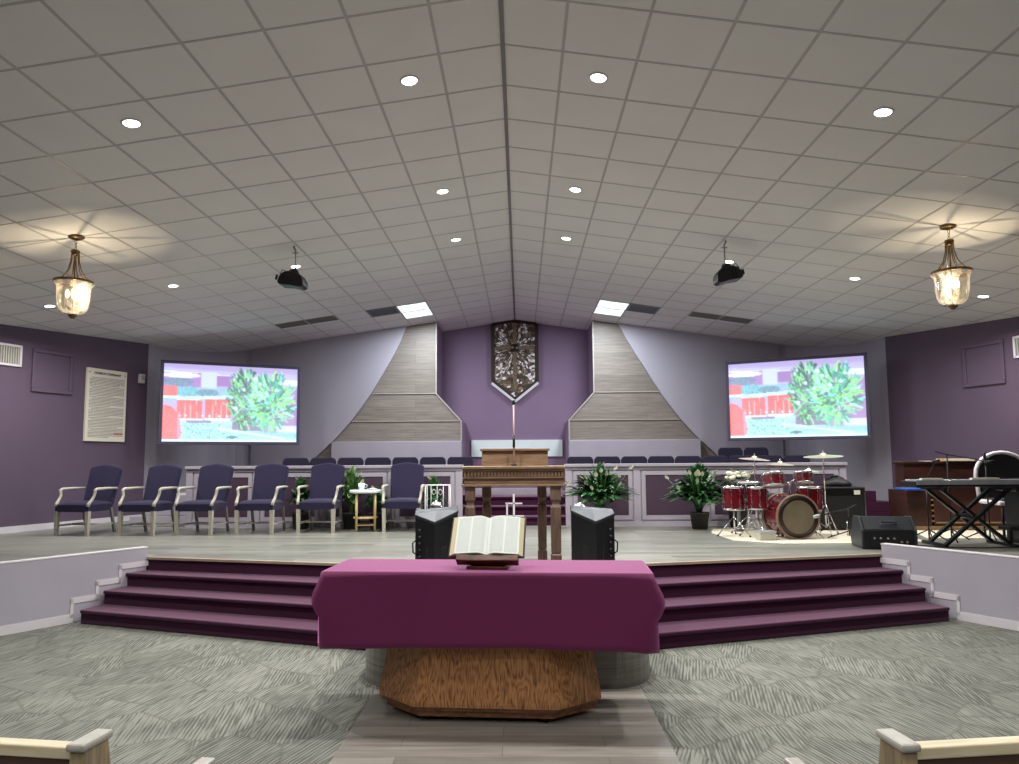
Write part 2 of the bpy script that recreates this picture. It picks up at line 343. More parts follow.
def page_mat():
    """printed page: two text columns of fine grey lines, in the page's own coordinates"""
    m, nt, b = newmat('printed page')
    tc = N(nt, 'ShaderNodeTexCoord'); sp = N(nt, 'ShaderNodeSeparateXYZ'); nt.links.new(tc.outputs['Object'], sp.inputs[0])
    w = N(nt, 'ShaderNodeMath', operation='MULTIPLY'); nt.links.new(sp.outputs[1], w.inputs[0]); w.inputs[1].default_value = 780
    s = N(nt, 'ShaderNodeMath', operation='SINE'); nt.links.new(w.outputs[0], s.inputs[0])
    g = N(nt, 'ShaderNodeMath', operation='GREATER_THAN'); nt.links.new(s.outputs[0], g.inputs[0]); g.inputs[1].default_value = .0
    v = coords(nt, (90, 30, 1)); n = N(nt, 'ShaderNodeTexNoise'); nt.links.new(v, n.inputs[0])
    g2 = N(nt, 'ShaderNodeMath', operation='GREATER_THAN'); nt.links.new(n.outputs[0], g2.inputs[0]); g2.inputs[1].default_value = .42
    # columns from |x|
    ab = N(nt, 'ShaderNodeMath', operation='ABSOLUTE'); nt.links.new(sp.outputs[0], ab.inputs[0])
    cr = ramp(nt, ab.outputs[0], [(.0, (0,0,0,1)), (.018, (1,1,1,1)), (.108, (0,0,0,1)), (.118, (1,1,1,1)), (.205, (0,0,0,1))]); cr.color_ramp.interpolation = 'CONSTANT'
    ay = N(nt, 'ShaderNodeMath', operation='ABSOLUTE'); nt.links.new(sp.outputs[1], ay.inputs[0])
    cy = N(nt, 'ShaderNodeMath', operation='LESS_THAN'); nt.links.new(ay.outputs[0], cy.inputs[0]); cy.inputs[1].default_value = .135
    p = g
    for q in (g2.outputs[0], cr.outputs[0], cy.outputs[0]):
        k = N(nt, 'ShaderNodeMath', operation='MULTIPLY'); nt.links.new(p.outputs[0], k.inputs[0]); nt.links.new(q, k.inputs[1]); p = k
    mx = N(nt, 'ShaderNodeMixRGB'); nt.links.new(p.outputs[0], mx.inputs[0]); mx.inputs[1].default_value = rgb(222, 230, 224); mx.inputs[2].default_value = rgb(172, 180, 177)
    nt.links.new(mx.outputs[0], b.inputs['Base Color']); b.inputs['Roughness'].default_value = .7; return m
MAT['page'] = page_mat()

# ------------------------------------------------------------------ room measures
S = .59                      # stage height
RH, SL = 5.09, .146          # ridge height, ceiling slope
def cz(x): return RH - SL * abs(x)
BW, WW = 16.43, 15.2         # recess wall, wood wall distance

# floor
struct(MB().box(-10.6, 10.6, -8, 16.6, -.1, 0).build('floor', MAT['carpet']))
struct(MB().prism([(-.97, -8), (1.0, -8), (1.0, 5.2), (-.97, 5.2)], 0, .004).build('floor_aisle', MAT['aisle']))

# stage: main slab with centre bay
N4 = [(-4.25, 8.02), (-1.13, 7.30)]
bayw = 1.13
arc = []
for k in range(9):
    a = PI + k*(PI/2)/8; arc.append((-bayw + .38 + .38*math.cos(a), 5.2 + .38 + .38*math.sin(a)))
baypoly = [(-bayw, 7.30)] + arc + [(-x, y) for x, y in reversed(arc)] + [(bayw, 7.30)]
KL = [(-4.25, 8.02), (-5.22, 6.52), (-6.1, 5.9), (-9.98, 5.5)]
main = [(-9.98, 16.5)] + [KL[3], KL[2], KL[1], KL[0], N4[1]] + baypoly[1:-1] + [(bayw, 7.30)] + [(-x, y) for x, y in KL] + [(9.98, 16.5)]
struct(MB().prism(main, S-.05, S).build('stage_floor', MAT['stage']))
bm = MB(); bm.prism([(x*.996, y + (.01 if y < 6 else 0)) for x, y in baypoly], 0, S-.05); struct(bm.build('stage_bay', MAT['bay']))
struct(MB().prism([(x, y) for x, y in baypoly[1:-1]] + [(bayw-.0, 5.9), (-bayw, 5.9)], S-.045, S+.004).build('trim_1', MAT['stage']))
# stair flights left and right of the bay
r_ = S / 4
lines = [((-4.55, 7.29), (-1.15, 6.20)), ((-4.48, 7.57), (-1.15, 6.56)), ((-4.40, 7.83), (-1.15, 6.93)), ((-4.25, 8.03), (-1.15, 7.31))]
for sgn, nm in ((-1, 'stairs_left'), (1, 'stairs_right')):
    m = MB()
    for i in range(3):
        (a, b), (c, d) = lines[i], lines[i+1]
        poly = [(-sgn*a[0], a[1]), (-sgn*b[0], b[1]), (-sgn*d[0], d[1]+.03), (-sgn*c[0], c[1]+.03)]
        # carpeted tread with its rounded nosing standing proud of the riser
        m.prism(poly, 0, r_*(i+1)-.03)
        nose = [(poly[0][0], poly[0][1]-.022), (poly[1][0], poly[1][1]-.022), poly[2], poly[3]]
        m.prism(nose, r_*(i+1)-.035, r_*(i+1))
    (c, d) = lines[3]
    m.prism([(-sgn*c[0], c[1]-.012), (-sgn*d[0], d[1]-.012), (-sgn*d[0], d[1]+.05), (-sgn*c[0], c[1]+.05)], 0, S-.025)
    struct(m.build(nm, MAT['plum'], bevel=.012))
    m = MB(); m.prism([(-sgn*c[0], c[1]-.03), (-sgn*d[0], d[1]-.03), (-sgn*d[0], d[1]+.03), (-sgn*c[0], c[1]+.03)], S-.022, S+.004)
    struct(m.build('trim_2', MAT['tan']))
# knee walls beside the stairs, with stepped baseboard
for sgn, nm in ((-1, 'left'), (1, 'right')):
    K = [(-sgn*x, y) for x, y in KL]
    m = MB()
    for (a, b) in zip(K, K[1:]):
        dx, dy = b[0]-a[0], b[1]-a[1]; L = math.hypot(dx, dy); nx, ny = -dy/L*.09*(-sgn), dx/L*.09*(-sgn)
        if a == K[0]: e0 = (a[0]+dx/L*.014, a[1]+dy/L*.014)
        else: e0 = a
        f_ = .08
        m.prism([(e0[0]+nx*f_, e0[1]+ny*f_), (b[0]+nx*f_, b[1]+ny*f_), (b[0]-nx, b[1]-ny), (e0[0]-nx, e0[1]-ny)], 0, .70)
    struct(m.build('wall_knee_'+nm, MAT['knee'], bevel=.006))
    m = MB()
    for (a, b) in zip(K, K[1:]):
        dx, dy = b[0]-a[0], b[1]-a[1]; L = math.hypot(dx, dy); ux, uy = dx/L, dy/L
        nx, ny = -dy/L*(-sgn), dx/L*(-sgn)
        def P(t, o): return (a[0]+ux*t+nx*o, a[1]+uy*t+ny*o)
        m.prism([P(.010 if a == K[0] else 0, -.092), P(L, -.092), P(L, .011), P(.010 if a == K[0] else 0, .011)], .70, .712)
        if a == K[0]:
            # stepped trim following the flight
            st = [(.0, .30, 3), (.30, .54, 2), (.54, .79, 1)]
            for t0, t1, k in st:
                m.prism([P(t0, -.012), P(t1+.03, -.012), P(t1+.03, .014), P(t0, .014)], r_*k+.07-.02, r_*k+.11)
                m.prism([P(t1-.0, -.012), P(t1+.03, -.012), P(t1+.03, .014), P(t1, .014)], r_*(k-1)+.05, r_*k+.10)
            m.prism([P(.79, -.014), P(L, -.014), P(L, .014), P(.79, .014)], 0, .09)
        else:
            m.prism([P(0, -.014), P(L, -.014), P(L, .014), P(0, .014)], 0, .09)
    struct(m.build('baseboard_knee_'+nm, MAT['trim']))

# walls -----------------------------------------------------------------
def wall_strip(name, pts, mat, z0=0, th=.12, inward=1):
    m = MB()
    for a, b in zip(pts, pts[1:]):
        dx, dy = b[0]-a[0], b[1]-a[1]; L = math.hypot(dx, dy); nx, ny = -dy/L*th*inward, dx/L*th*inward
        q = [a, b, (b[0]+nx, b[1]+ny), (a[0]+nx, a[1]+ny)]
        lo = m._v([(x, y, z0) for x, y in q]); hi = m._v([(x, y, cz(a[0] if i in (0,3) else b[0])+.03) for i, (x, y) in enumerate(q)])
        m._f(lo); m._f(hi)
        for i in range(4): m._f([lo[i], lo[(i+1)%4], hi[(i+1)%4], hi[i]])
    return struct(m.build(name, mat))
for sgn, nm in ((-1, 'left'), (1, 'right')):
    A, B_ = (sgn*7.24, 13.25), (sgn*8.14, 10.55)
    C_ = (sgn*9.98, 5.3)
    wall_strip('wall_'+nm, [A, B_, C_, (sgn*9.98, -8)], MAT['purple'], inward=1 if sgn > 0 else -1)
    # curved lavender wall
    pts = [(sgn*5.9, WW)]
    for k in range(1, 13):
        a = k*(PI/2)/12; pts.append((sgn*(5.9 + 1.34*math.sin(a)), 13.25 + (WW-13.25)*math.cos(a)))
    o = wall_strip('wall_curved_'+nm, pts, MAT['lavender'], z0=S-.05, th=.06, inward=sgn)
    for f in o.data.polygons: f.use_smooth = False
    # flat lavender wall whose inner edge sweeps down along the wood
    k_ = .0 if sgn < 0 else .09
    curve = [(2.42-k_, cz(2.42)+.04), (2.56-k_*.6, 4.40), (2.72-k_*.3, 4.08), (2.90, 3.75), (3.08, 3.45), (3.27, 3.14), (3.48, 2.84), (3.72, 2.53), (3.98, 2.24), (4.24, 1.98), (4.50, 1.74), (4.85, 1.45)]
    poly = curve + [(5.2, 1.2), (5.92, 1.2), (5.92, cz(5.92)+.02)]
    m = MB(); m.prism([(sgn*x, z) for x, z in poly], WW-.03, WW+.03, XZ)
    struct(m.build('wall_back_'+nm, MAT['lavender']))
    # wood clad return: inner outline flares out at the bottom
    wp = [(1.77, cz(1.77)+.02), (1.77, 3.19), (1.20, 2.57), (1.20, 1.0), (5.3, 1.0), (5.3, 2.2), (3.2, cz(3.2)+.02)]
    m = MB(); m.prism([(sgn*x, z) for x, z in wp], WW+.04, WW+.14, XZ)
    struct(m.build('wall_wood_'+nm, MAT['woodwall']))
    # purple return sides behind the wood edge
    m = MB()
    rp = [(1.77, cz(1.77)+.02), (1.77, 3.19), (1.20, 2.57), (1.20, 1.0), (1.32, 1.0), (1.32, 2.53), (1.89, 3.15), (1.89, cz(1.89)+.02)]
    m.prism([(sgn*x, z) for x, z in rp], WW+.14, BW+.02, XZ)
    struct(m.build('wall_recess_'+nm, MAT['recess']))
    # thin pale strips between the boards
    m = MB()
    m.box(*sorted((sgn*1.77, sgn*3.24)), WW+.02, WW+.045, 3.185, 3.20); m.box(*sorted((sgn*1.20, sgn*3.69)), WW+.02, WW+.045, 2.565, 2.58)
    m.box(*sorted((sgn*1.76, sgn*1.785)), WW+.015, WW+.045, 3.19, cz(1.8)); m.box(*sorted((sgn*1.195, sgn*1.22)), WW+.015, WW+.045, 2.13, 2.57)
    m.bar((sgn*1.775, WW+.03, 3.19), (sgn*1.21, WW+.03, 2.57), .03, .025)
    struct(m.build('trim_3', MAT['strip']))
    # lilac wainscot box under the wood
    m = MB(); m.box(*sorted((sgn*1.19, sgn*4.08)), WW-.14, WW+.06, 1.0, 2.12)
    struct(m.build('wall_wainscot_'+nm, MAT['lilac'], bevel=.01))
struct(MB().box(-2.2, 2.2, BW, BW+.12, .5, 5.2).build('wall_recess_back', MAT['recess']))
struct(MB().box(-10.1, 10.1, -8.12, -8, 0, 5.3).build('wall_rear', MAT['lavender']))
# white opening front low on the recess wall
struct(MB().box(-1.06, 1.12, BW-.05, BW, 1.77, 2.17).build('trim_4', MAT['whiteglaze']))
# baseboards on the stage
for sgn, nm in ((-1, 'left'), (1, 'right')):
    m = MB()
    pp = [(sgn*7.25, 13.2), (sgn*8.13, 10.55), (sgn*9.95, 5.4)]
    for a, b in zip(pp, pp[1:]):
        dx, dy = b[0]-a[0], b[1]-a[1]; L = math.hypot(dx, dy); nx, ny = dy/L*.02, -dx/L*.02
        if (nx > 0) == (sgn > 0): nx, ny = -nx, -ny
        m.prism([a, b, (b[0]+nx, b[1]+ny), (a[0]+nx, a[1]+ny)], S, S+.10)
    struct(m.build('baseboard_'+nm, MAT['trim']))

# ceiling ----------------------------------------------------------------
m = MB()
for sg in (-1, 1):
    m.prism([(0, RH), (sg*10.15, cz(10.15)), (sg*10.15, cz(10.15)+.1), (0, RH+.1)], -8.1, 16.6, XZ)
struct(m.build('ceiling', MAT['ceiling']))
T = .61; cs = math.cos(math.atan(SL)); sn = math.sin(math.atan(SL))
m = MB(); w = .012; pr = .004
for sg, w1 in ((-1, .53), (1, .495)):
    for k in range(0, 17):
        s = w1 + k*T; x = s*cs
        if x > 10: break
        z = RH - s*sn
        m.box(-w, w, -8, 16.5, -pr, .002, Matrix.Translation((sg*x, 0, z)) @ Matrix.Rotation(sg*math.atan(SL), 4, 'Y'))
for j in range(-22, 19):
    y = 5.31 + j*T
    for sg in (-1, 1):
        m.box(0 if sg > 0 else -10.2, 10.2 if sg > 0 else 0, y-w*.8, y+w*.8, -pr+.001, .002, Matrix.Translation((0, 0, RH)) @ Matrix.Rotation(sg*math.atan(SL), 4, 'Y'))
struct(m.build('trim_5', MAT['tbar']))
struct(MB().box(-.018, .018, -8, 16.42, RH-.016, RH+.002).build('trim_6', MAT['tbar_ridge']))

def on_ceiling(x, y, drop=0):
    sg = 1 if x > 0 else -1
    return Matrix.Translation((x, y, cz(x)-drop)), sg*math.atan(SL)

# downlights --------------------------------------------------------------
def downlight(x, y, label, src=None):
    M0, a = on_ceiling(x, y)
    if src: o = dup(src, loc=(x, y, cz(x)), label=label)
    else:
        o = thing('recessed_downlight', label, 'ceiling light', (x, y, cz(x)), 0, 'recessed downlights in the tile ceiling')
        MB().lathe([(.066, -.004), (.070, -.010), (.084, -.007), (.086, .004), (.066, .014)], n=28, cap=False).build('ring', MAT['ringwhite'], o)
        MB().lathe([(.0005, -.006), (.067, -.004)], n=28, cap=False).build('lens', MAT['lens'], o)
    o.rotation_euler = (0, a, 0)
    return o
def lamp(kind, loc, power, size=.1, color=(1, .97, .93), rot=(0, 0, 0), **k):
    l = bpy.data.lights.new(kind.lower(), kind); l.energy = power; l.color = color
    if kind == 'AREA': l.shape = k.get('shape', 'DISK'); l.size = size
    else: l.shadow_soft_size = size
    if kind == 'AREA' and 'size_y' in k: l.size_y = k['size_y']
    if 'spread' in k: l.spread = k['spread']
    if kind == 'SPOT': l.spot_size = k.get('spot', 2.0); l.spot_blend = 1
    o = bpy.data.objects.new('lamp', l); COL.objects.link(o); o.location = loc; o.rotation_euler = rot
    return o
spots = []
for sg, side in ((-1, 'left'), (1, 'right')):
    inner = 'left' if sg < 0 else 'right'
    spots += [(sg*.815, 5.62, 'round downlight nearest the camera just %s of the ridge' % inner),
              (sg*3.22, 5.61, 'round downlight nearest the camera far %s, outward of the projector' % inner),
              (sg*.81, 8.06, 'middle round downlight of the three just %s of the ridge' % inner),
              (sg*.82, 9.89, 'farthest round downlight of the three just %s of the ridge' % inner),
              (sg*3.24, 9.98, 'round downlight right behind the black projector on the %s' % inner),
              (sg*5.1, 10.0, 'round downlight between the hanging lantern and the screen on the %s' % inner),
              (sg*7.0, 10.05, 'outermost round downlight past the hanging lantern on the %s' % inner)]
d0 = None
PD = 46
for x, y, lb in spots:
    if d0 is None: d0 = downlight(x, y, lb)
    else: downlight(x, y, lb, d0)
    lamp('AREA', (x, y, cz(x)-.014), PD*(1.35 if y > 9 else 1.15 if y < 7 else 1), .13, spread=math.radians(165 if y > 9 else 128), rot=(0, (1 if x > 0 else -1)*math.atan(SL), 0))
# the same grid of downlights goes on behind the camera
for y, pw in ((2.9, 10), (.4, 16), (-2.1, 22)):
    for x in (-5.6, -3.22, -.815, .815, 3.22, 5.6):
        lamp('AREA', (x, y, cz(x)-.014), pw, .13, spread=math.radians(128), rot=(0, (1 if x > 0 else -1)*math.atan(SL), 0))

# bright square ceiling panels and grilles near the wood wall ----------------
def tile_c(sg, k, j):   # centre of tile in column k (after the cut tile), row j
    w1 = .53 if sg < 0 else .495
    s = w1 + (k+.5)*T
    return sg*s*cs, 5.31 + (j+.5)*T, RH - s*sn, sg*math.atan(SL)
def lensmat():
    m, nt, b = newmat('prismatic lens')
    v = coords(nt, (1,1,1)); n = N(nt, 'ShaderNodeTexNoise'); n.inputs['Scale'].default_value = 7; n.inputs['Detail'].default_value = 3; nt.links.new(v, n.inputs[0])
    r = ramp(nt, n.outputs[0], [(.38, (.35,.42,.45,1)), (.6, (.85,1,1,1))])
    nt.links.new(r.outputs[0], b.inputs['Emission Color']); b.inputs['Emission Strength'].default_value = 2.0
    b.inputs['Base Color'].default_value = (.6,.62,.64,1); b.inputs['Roughness'].default_value = .2
    m.cycles.emission_sampling = 'NONE'
    return m
MAT['prism'] = lensmat()
for sg, side in ((-1, 'left'), (1, 'right')):
    for j, wh in ((13, 'farther from the wood wall'), (14, 'touching the wood wall')):
        x, y, z, a = tile_c(sg, 2, j)
        t = thing('ceiling_panel_light', 'glowing square ceiling panel on the %s, the one %s' % (side, wh), 'ceiling light', (x, y, z), 0, 'square light panels above the wood wall')
        t.rotation_euler = (0, a, 0)
        MB().box(-.285, .285, -.285, .285, -.010, -.004).build('diffuser', MAT['prism'], t)
        f = MB()
        for q in ((-.3,-.283,-.3,.3), (.283,.3,-.3,.3), (-.3,.3,-.3,-.283), (-.3,.3,.283,.3)): f.box(*q, -.014, 0)
        f.build('frame', MAT['ringwhite'], t)
        lamp('AREA', (x, y, z-.02), 56, .5, color=(.86, .95, 1), shape='SQUARE', rot=(0, a, 0))
    x, y, z, a = tile_c(sg, 3, 13)
    t = thing('air_return_grille', 'dark glossy air grille in the ceiling tile beside the %s glowing panel' % side, 'air vent', (x, y, z), 0, 'ceiling air grilles'); t.rotation_euler = (0, a, 0)
    f = MB()
    for q in ((-.3,-.27,-.3,.3), (.27,.3,-.3,.3), (-.3,.3,-.3,-.27), (-.3,.3,.27,.3)): f.box(*q, -.014, 0)
    f.build('frame', M_('grille frame', rgb(90, 92, 96), .35, metal=.5), t)
    f = MB()
    for i in range(9): f.box(-.27, .27, -.26+i*.062, -.235+i*.062, -.012, -.004, Matrix.Rotation(0, 4, 'X'))
    f.build('louvre', M_('dark louvre', rgb(66, 66, 70), .3, metal=.4), t)
    MB().box(-.27, .27, -.27, .27, -.003, -.001).build('backing', MAT['black'], t)
    for k in (5, 6):
        x, y, z, a = tile_c(sg, k, 13)
        t = thing('ceiling_diffuser', 'olive grey tile vent in the ceiling on the %s, the one %s' % (side, 'nearer the wood wall' if k == 5 else 'above the screen'), 'air vent', (x, y-.12, z), 0, 'olive grey ceiling vents'); t.rotation_euler = (0, a, 0)
        MB().box(-.29, .29, -.19, .19, -.012, 0).build('frame', M_('olive vent', rgb(140, 138, 128), .6), t)
        f = MB()
        for i in range(6): f.box(-.27, .27, -.17+i*.058, -.14+i*.058, -.018, -.010)
        f.build('slat', M_('olive slat', rgb(120, 118, 108), .6), t)

# hanging lanterns -----------------------------------------------------------
def lantern(x, y, label):
    t = thing('hanging_lantern', label, 'pendant lamp', (x, y, cz(x)), 0, 'bell glass lanterns on chains')
    MB().lathe([(.001, .01), (.085, .01), (.09, -.005), (.07, -.025), (.03, -.04), (.001, -.045)], n=24).build('canopy', MAT['brass'], t)
    c = MB()
    for k in range(3):
        M = Matrix.Translation((0, 0, -.065-.042*k)) @ Matrix.Rotation(PI/2*(k%2), 4, 'Z')
        c.tube([M @ Vector((.013*math.cos(a), 0, .024*math.sin(a))) for a in [i*2*PI/10 for i in range(11)]], .0035, 5)
    c.build('chain', MAT['brass'], t)
    MB().lathe([(.02, -.155), (.045, -.165), (.05, -.19), (.03, -.205), (.045, -.22), (.02, -.23)], n=20).build('crown', MAT['brass'], t)
    for k in range(6):
        a = k*PI/3 + .3; ca, sa = math.cos(a), math.sin(a)
        MB().tube([(r*ca, r*sa, z) for r, z in ((.038, -.2), (.045, -.3), (.07, -.4), (.12, -.48), (.18, -.535))], .006, 6).build('rod', MAT['brass'], t)
    MB().lathe([(.195, -.535), (.208, -.53), (.212, -.555), (.196, -.56)], n=36, cap=False).build('band', MAT['brass'], t)
    g = MB(); prof = [(.212, -.56), (.196, -.58), (.176, -.615), (.172, -.68), (.170, -.76), (.160, -.83), (.135, -.885), (.09, -.92), (.035, -.935)]
    g.lathe(prof, n=36, cap=False); g.build('glass_bell', MAT['glass'], t)
    MB().lathe([(.001, -.93), (.045, -.93), (.05, -.945), (.03, -.96), (.018, -.975), (.001, -.98)], n=18).build('finial', MAT['brass'], t)
    s = MB(); s.tube([(0,0,-.23), (0,0,-.93)], .008, 8); s.lathe([(.001,-.86), (.06,-.85), (.055,-.87), (.001,-.89)], n=16)
    sm = s.build('stem', MAT['brass'], t)
    for k in range(4):
        a = k*PI/2+.5; r = .062
        b = MB(); b.lathe([(.001,-.80), (.013,-.79), (.021,-.765), (.018,-.73), (.006,-.70), (.001,-.695)], c=(r*math.cos(a), r*math.sin(a), .06), n=12)
        cb = b.build('bulb', MAT['bulb'], sm)
    lamp('POINT', (x+.03, y-.03, cz(x)-.68), 22, .016, color=(1, .80, .54))
    return t
lantern(-5.09, 7.74, 'bell glass lantern hanging on the left, over the left chairs')
lantern(5.07, 7.74, 'bell glass lantern hanging on the right, over the keyboard side')

# projectors -------------------------------------------------------------------
def projector(x, y, sg, label):
    t = thing('ceiling_projector', label, 'projector', (x, y, cz(x)), 0, 'black ceiling projectors')
    h = MB(); h.tube([(0,0,.0), (0,0,-.03), (.02*-sg, 0, -.06), (.02*-sg, 0, -.10)], .012, 8); h.tube([(.02*-sg-.04, 0, -.10), (.02*-sg+.04, 0, -.10)], .008, 6)
    h.build('hook', MAT['steel'], t)
    MB().tube([(.02*-sg, 0, -.10), (.02*-sg, 0, -.36)], .009, 8).build('pole', MAT['steel'], t)
    # body: chunky housing with a domed mount and a cable bundle
    b = MB(); out = [(-.18, -.56), (-.165, -.47), (-.12, -.41), (-.06, -.385), (.06, -.385), (.12, -.41), (.17, -.47), (.19, -.54), (.15, -.58), (0, -.575), (-.14, -.59)]
    M = Matrix.Rotation(-sg*.18, 4, 'Y')
    b.prism(out, -.12, .12, Matrix.Translation((0, 0, -.46)) @ M @ Matrix.Translation((0, 0, .46)) @ XZ)
    b.build('housing', MAT['black'], t, bevel=.02)
    MB().lathe([(.03, -.33), (.06, -.345), (.075, -.385), (.07, -.40)], n=18).build('mount', MAT['blackmetal'], t)
    MB().lathe([(.05, 0), (.052, .03), (.04, .035), (.036, .01), (.0005, .012)], c=(sg*.06, .118, -.49), M=Matrix.Rotation(-PI/2, 4, 'X'), n=18).build('lens', MAT['chrome'], t)
    c = MB(); c.tube([(.04, -.1, -.39), (.08, -.15, -.36), (.11, -.17, -.42), (.09, -.18, -.49)], .007, 6); c.tube([(-.06, -.12, -.39), (-.10, -.17, -.38), (-.12, -.18, -.45)], .006, 6)
    c.build('cable', MAT['blackmetal'], t)
    v = MB()
    for i in range(5): v.box(-.12+i*.05, -.09+i*.05, -.126, -.118, -.53, -.46, M)
    v.build('vent_slots', MAT['silver' if False else 'blackmetal'], t)
projector(-2.98, 9.13, -1, 'black projector hung from the ceiling on the left side')
projector(2.94, 9.13, 1, 'black projector hung from the ceiling on the right side')

# screens ------------------------------------------------------------------
def paint_screen(W=150, H=94):
    rnd = random.Random(5)
    img = [[(168, 160, 205)]*W for _ in range(H)]
    def put(x, y, c, a=1):
        if 0 <= x < W and 0 <= y < H:
            p = img[y][x]; img[y][x] = tuple(p[i]*(1-a)+c[i]*a for i in range(3))
    def rect(u0, v0, u1, v1, c, a=1, jit=0, sl=0):
        for x in range(int(u0*W), int(u1*W)):
            dv = sl*(x/W-u0)
            for y in range(int((v0+dv)*H), int((v1+dv)*H)):
                j = rnd.uniform(-jit, jit); put(x, y, tuple(max(0, min(255, k+j)) for k in c), a)
    def ell(u, v, ru, rv, c, a=1, jit=0):
        for x in range(int((u-ru)*W), int((u+ru)*W)+1):
            for y in range(int((v-rv)*H), int((v+rv)*H)+1):
                if ((x/W-u)/ru)**2+((y/H-v)/rv)**2 <= 1:
                    j = rnd.uniform(-jit, jit); put(x, y, tuple(max(0, min(255, k+j)) for k in c), a)
    def line(u0, v0, u1, v1, c, wd=.004, a=1):
        n = int(max(abs(u1-u0)*W, abs(v1-v0)*H)*2)+1
        for i in range(n+1):
            u, v = u0+(u1-u0)*i/n, v0+(v1-v0)*i/n; ell(u, v, wd, wd*1.6, c, a)
    rect(0, 0, 1, .08, (158, 142, 196)); rect(0, .06, 1, .16, (176, 168, 222), sl=.06)
    rect(0, .10, 1, .17, (206, 226, 246), sl=.07); rect(.0, .12, .27, .3, (150, 108, 178)); rect(.38, .14, .5, .28, (138, 96, 164))
    rect(.5, .2, .88, .75, (120, 112, 160)); rect(.86, .27, 1, .8, (148, 112, 172)); rect(.27, .10, .385, .42, (184, 196, 236))
    rect(.38, .3, .5, .45, (100, 128, 168)); rect(.0, .3, .5, .48, (136, 178, 208), .8, 22)
    ell(.12, .145, .14, .032, (226, 244, 252)); ell(.1, .23, .11, .05, (70, 130, 140), .7, 30)
    ell(.17, .35, .08, .07, (80, 170, 180), .8, 40); ell(.31, .36, .08, .05, (60, 110, 130), .7, 40)
    rect(.0, .29, .10, .42, (226, 96, 98), 1, 22); rect(.0, .42, .12, .455, (214, 232, 240)); rect(.10, .43, .5, .47, (190, 232, 240), sl=-.08)
    rect(.0, .74, .55, 1, (150, 214, 218), 1, 45); rect(.45, .78, 1, 1, (150, 228, 230), 1, 14)
    rect(.10, .47, .285, .72, (224, 84, 84), 1, 22); rect(.305, .45, .49, .71, (226, 82, 82), 1, 22)
    for u in (.15, .19, .235, .35, .375, .41, .45): line(u, .46, u+.004, .73, (246, 190, 190), .003, .8)
    for u in (.12, .16, .28, .33, .40, .46): ell(u, .66, .008, .014, (250, 240, 246))
    rect(.1, .71, .29, .735, (226, 226, 240)); rect(.3, .70, .49, .725, (226, 226, 240)); rect(.17, .73, .35, .76, (96, 70, 110), .7)
    ell(.02, .86, .11, .33, (222, 92, 92), 1, 20); ell(.115, .80, .012, .2, (226, 150, 190), .7)
    for _ in range(240):
        u, v = rnd.uniform(.13, .52), rnd.uniform(.76, .98); put(int(u*W), int(v*H), rnd.choice([(50, 110, 130), (220, 244, 248), (96, 150, 170), (30, 70, 96)]), .8)
    rect(.5, .62, .72, .86, (120, 104, 142)); rect(.72, .7, .85, .88, (152, 138, 170)); rect(.84, .78, 1, .87, (196, 198, 240)); rect(.55, .86, 1, .93, (126, 170, 196), .7, sl=.04)
    line(.4, .82, .9, .95, (190, 250, 250), .01, .9); ell(.5, .93, .045, .018, (60, 90, 110), .9); rect(0, .975, 1, 1, (206, 246, 246))
    for cx, cy, rx, ry, n, pal in ((.6, .42, .14, .36, 230, [(24, 96, 70), (50, 140, 90), (90, 200, 110), (20, 70, 60), (150, 220, 150), (110, 190, 160)]),
                                   (.79, .45, .17, .36, 330, [(30, 140, 110), (60, 180, 130), (120, 220, 130), (110, 220, 210), (160, 240, 220), (20, 96, 84), (150, 230, 110)])):
        for _ in range(n):
            a = rnd.uniform(0, 2*PI); q = math.sqrt(rnd.random()); u, v = cx+rx*q*math.cos(a), cy+ry*q*math.sin(a)
            dx, dy = (u-cx)*.8+rnd.uniform(-.08, .08), (v-cy-.1)*.5+rnd.uniform(-.12, .10); L = math.hypot(dx, dy)+1e-6; s = rnd.uniform(.03, .10)
            line(u-dx/L*s/2, v-dy/L*s/2, u+dx/L*s/2, v+dy/L*s, rnd.choice(pal), rnd.uniform(.003, .007), .85)
    for u, v in ((.52, .55), (.58, .3), (.64, .38), (.75, .34), (.86, .2), (.83, .3), (.7, .22)): ell(u, v, .014, .025, (214, 244, 232), .9)
    for _ in range(1):
        new = []
        for y in range(H):
            row = []
            for x in range(W):
                acc = [0, 0, 0]; k = 0
                for dx, dy, wt in ((0,0,4), (1,0,1), (-1,0,1), (0,1,1), (0,-1,1)):
                    X, Y = x+dx, y+dy
                    if 0 <= X < W and 0 <= Y < H:
                        p = img[Y][X]; k += wt
                        for i in range(3): acc[i] += p[i]*wt
                row.append(tuple(a/k*.90+b for a, b in zip(acc, (24, 27, 30))))
            new.append(row)
        img = new
    return img, W, H
IMG, IW, IH = paint_screen()
def screen_mesh(w, h):
    me = bpy.data.meshes.new('picture'); vs = []; fs = []; cols = []
    for j in range(IH):
        for i in range(IW):
            vs.append(((i/(IW-1)-.5)*w, 0, (.5-j/(IH-1))*h)); c = IMG[j][i]; cols += [lin(c[0]), lin(c[1]), lin(c[2]), 1]
    for j in range(IH-1):
        for i in range(IW-1):
            a = j*IW+i; fs.append((a, a+IW, a+IW+1, a+1))
    me.from_pydata(vs, [], fs); at = me.color_attributes.new('pic', 'FLOAT_COLOR', 'POINT'); at.data.foreach_set('color', cols)
    m, nt, b = newmat('projected picture'); a = N(nt, 'ShaderNodeVertexColor', layer_name='pic')
    nt.links.new(a.outputs[0], b.inputs['Emission Color']); b.inputs['Emission Strength'].default_value = 1.25
    b.inputs['Base Color'].default_value = (.25, .25, .27, 1); b.inputs['Roughness'].default_value = .6
    me.materials.append(m); return me
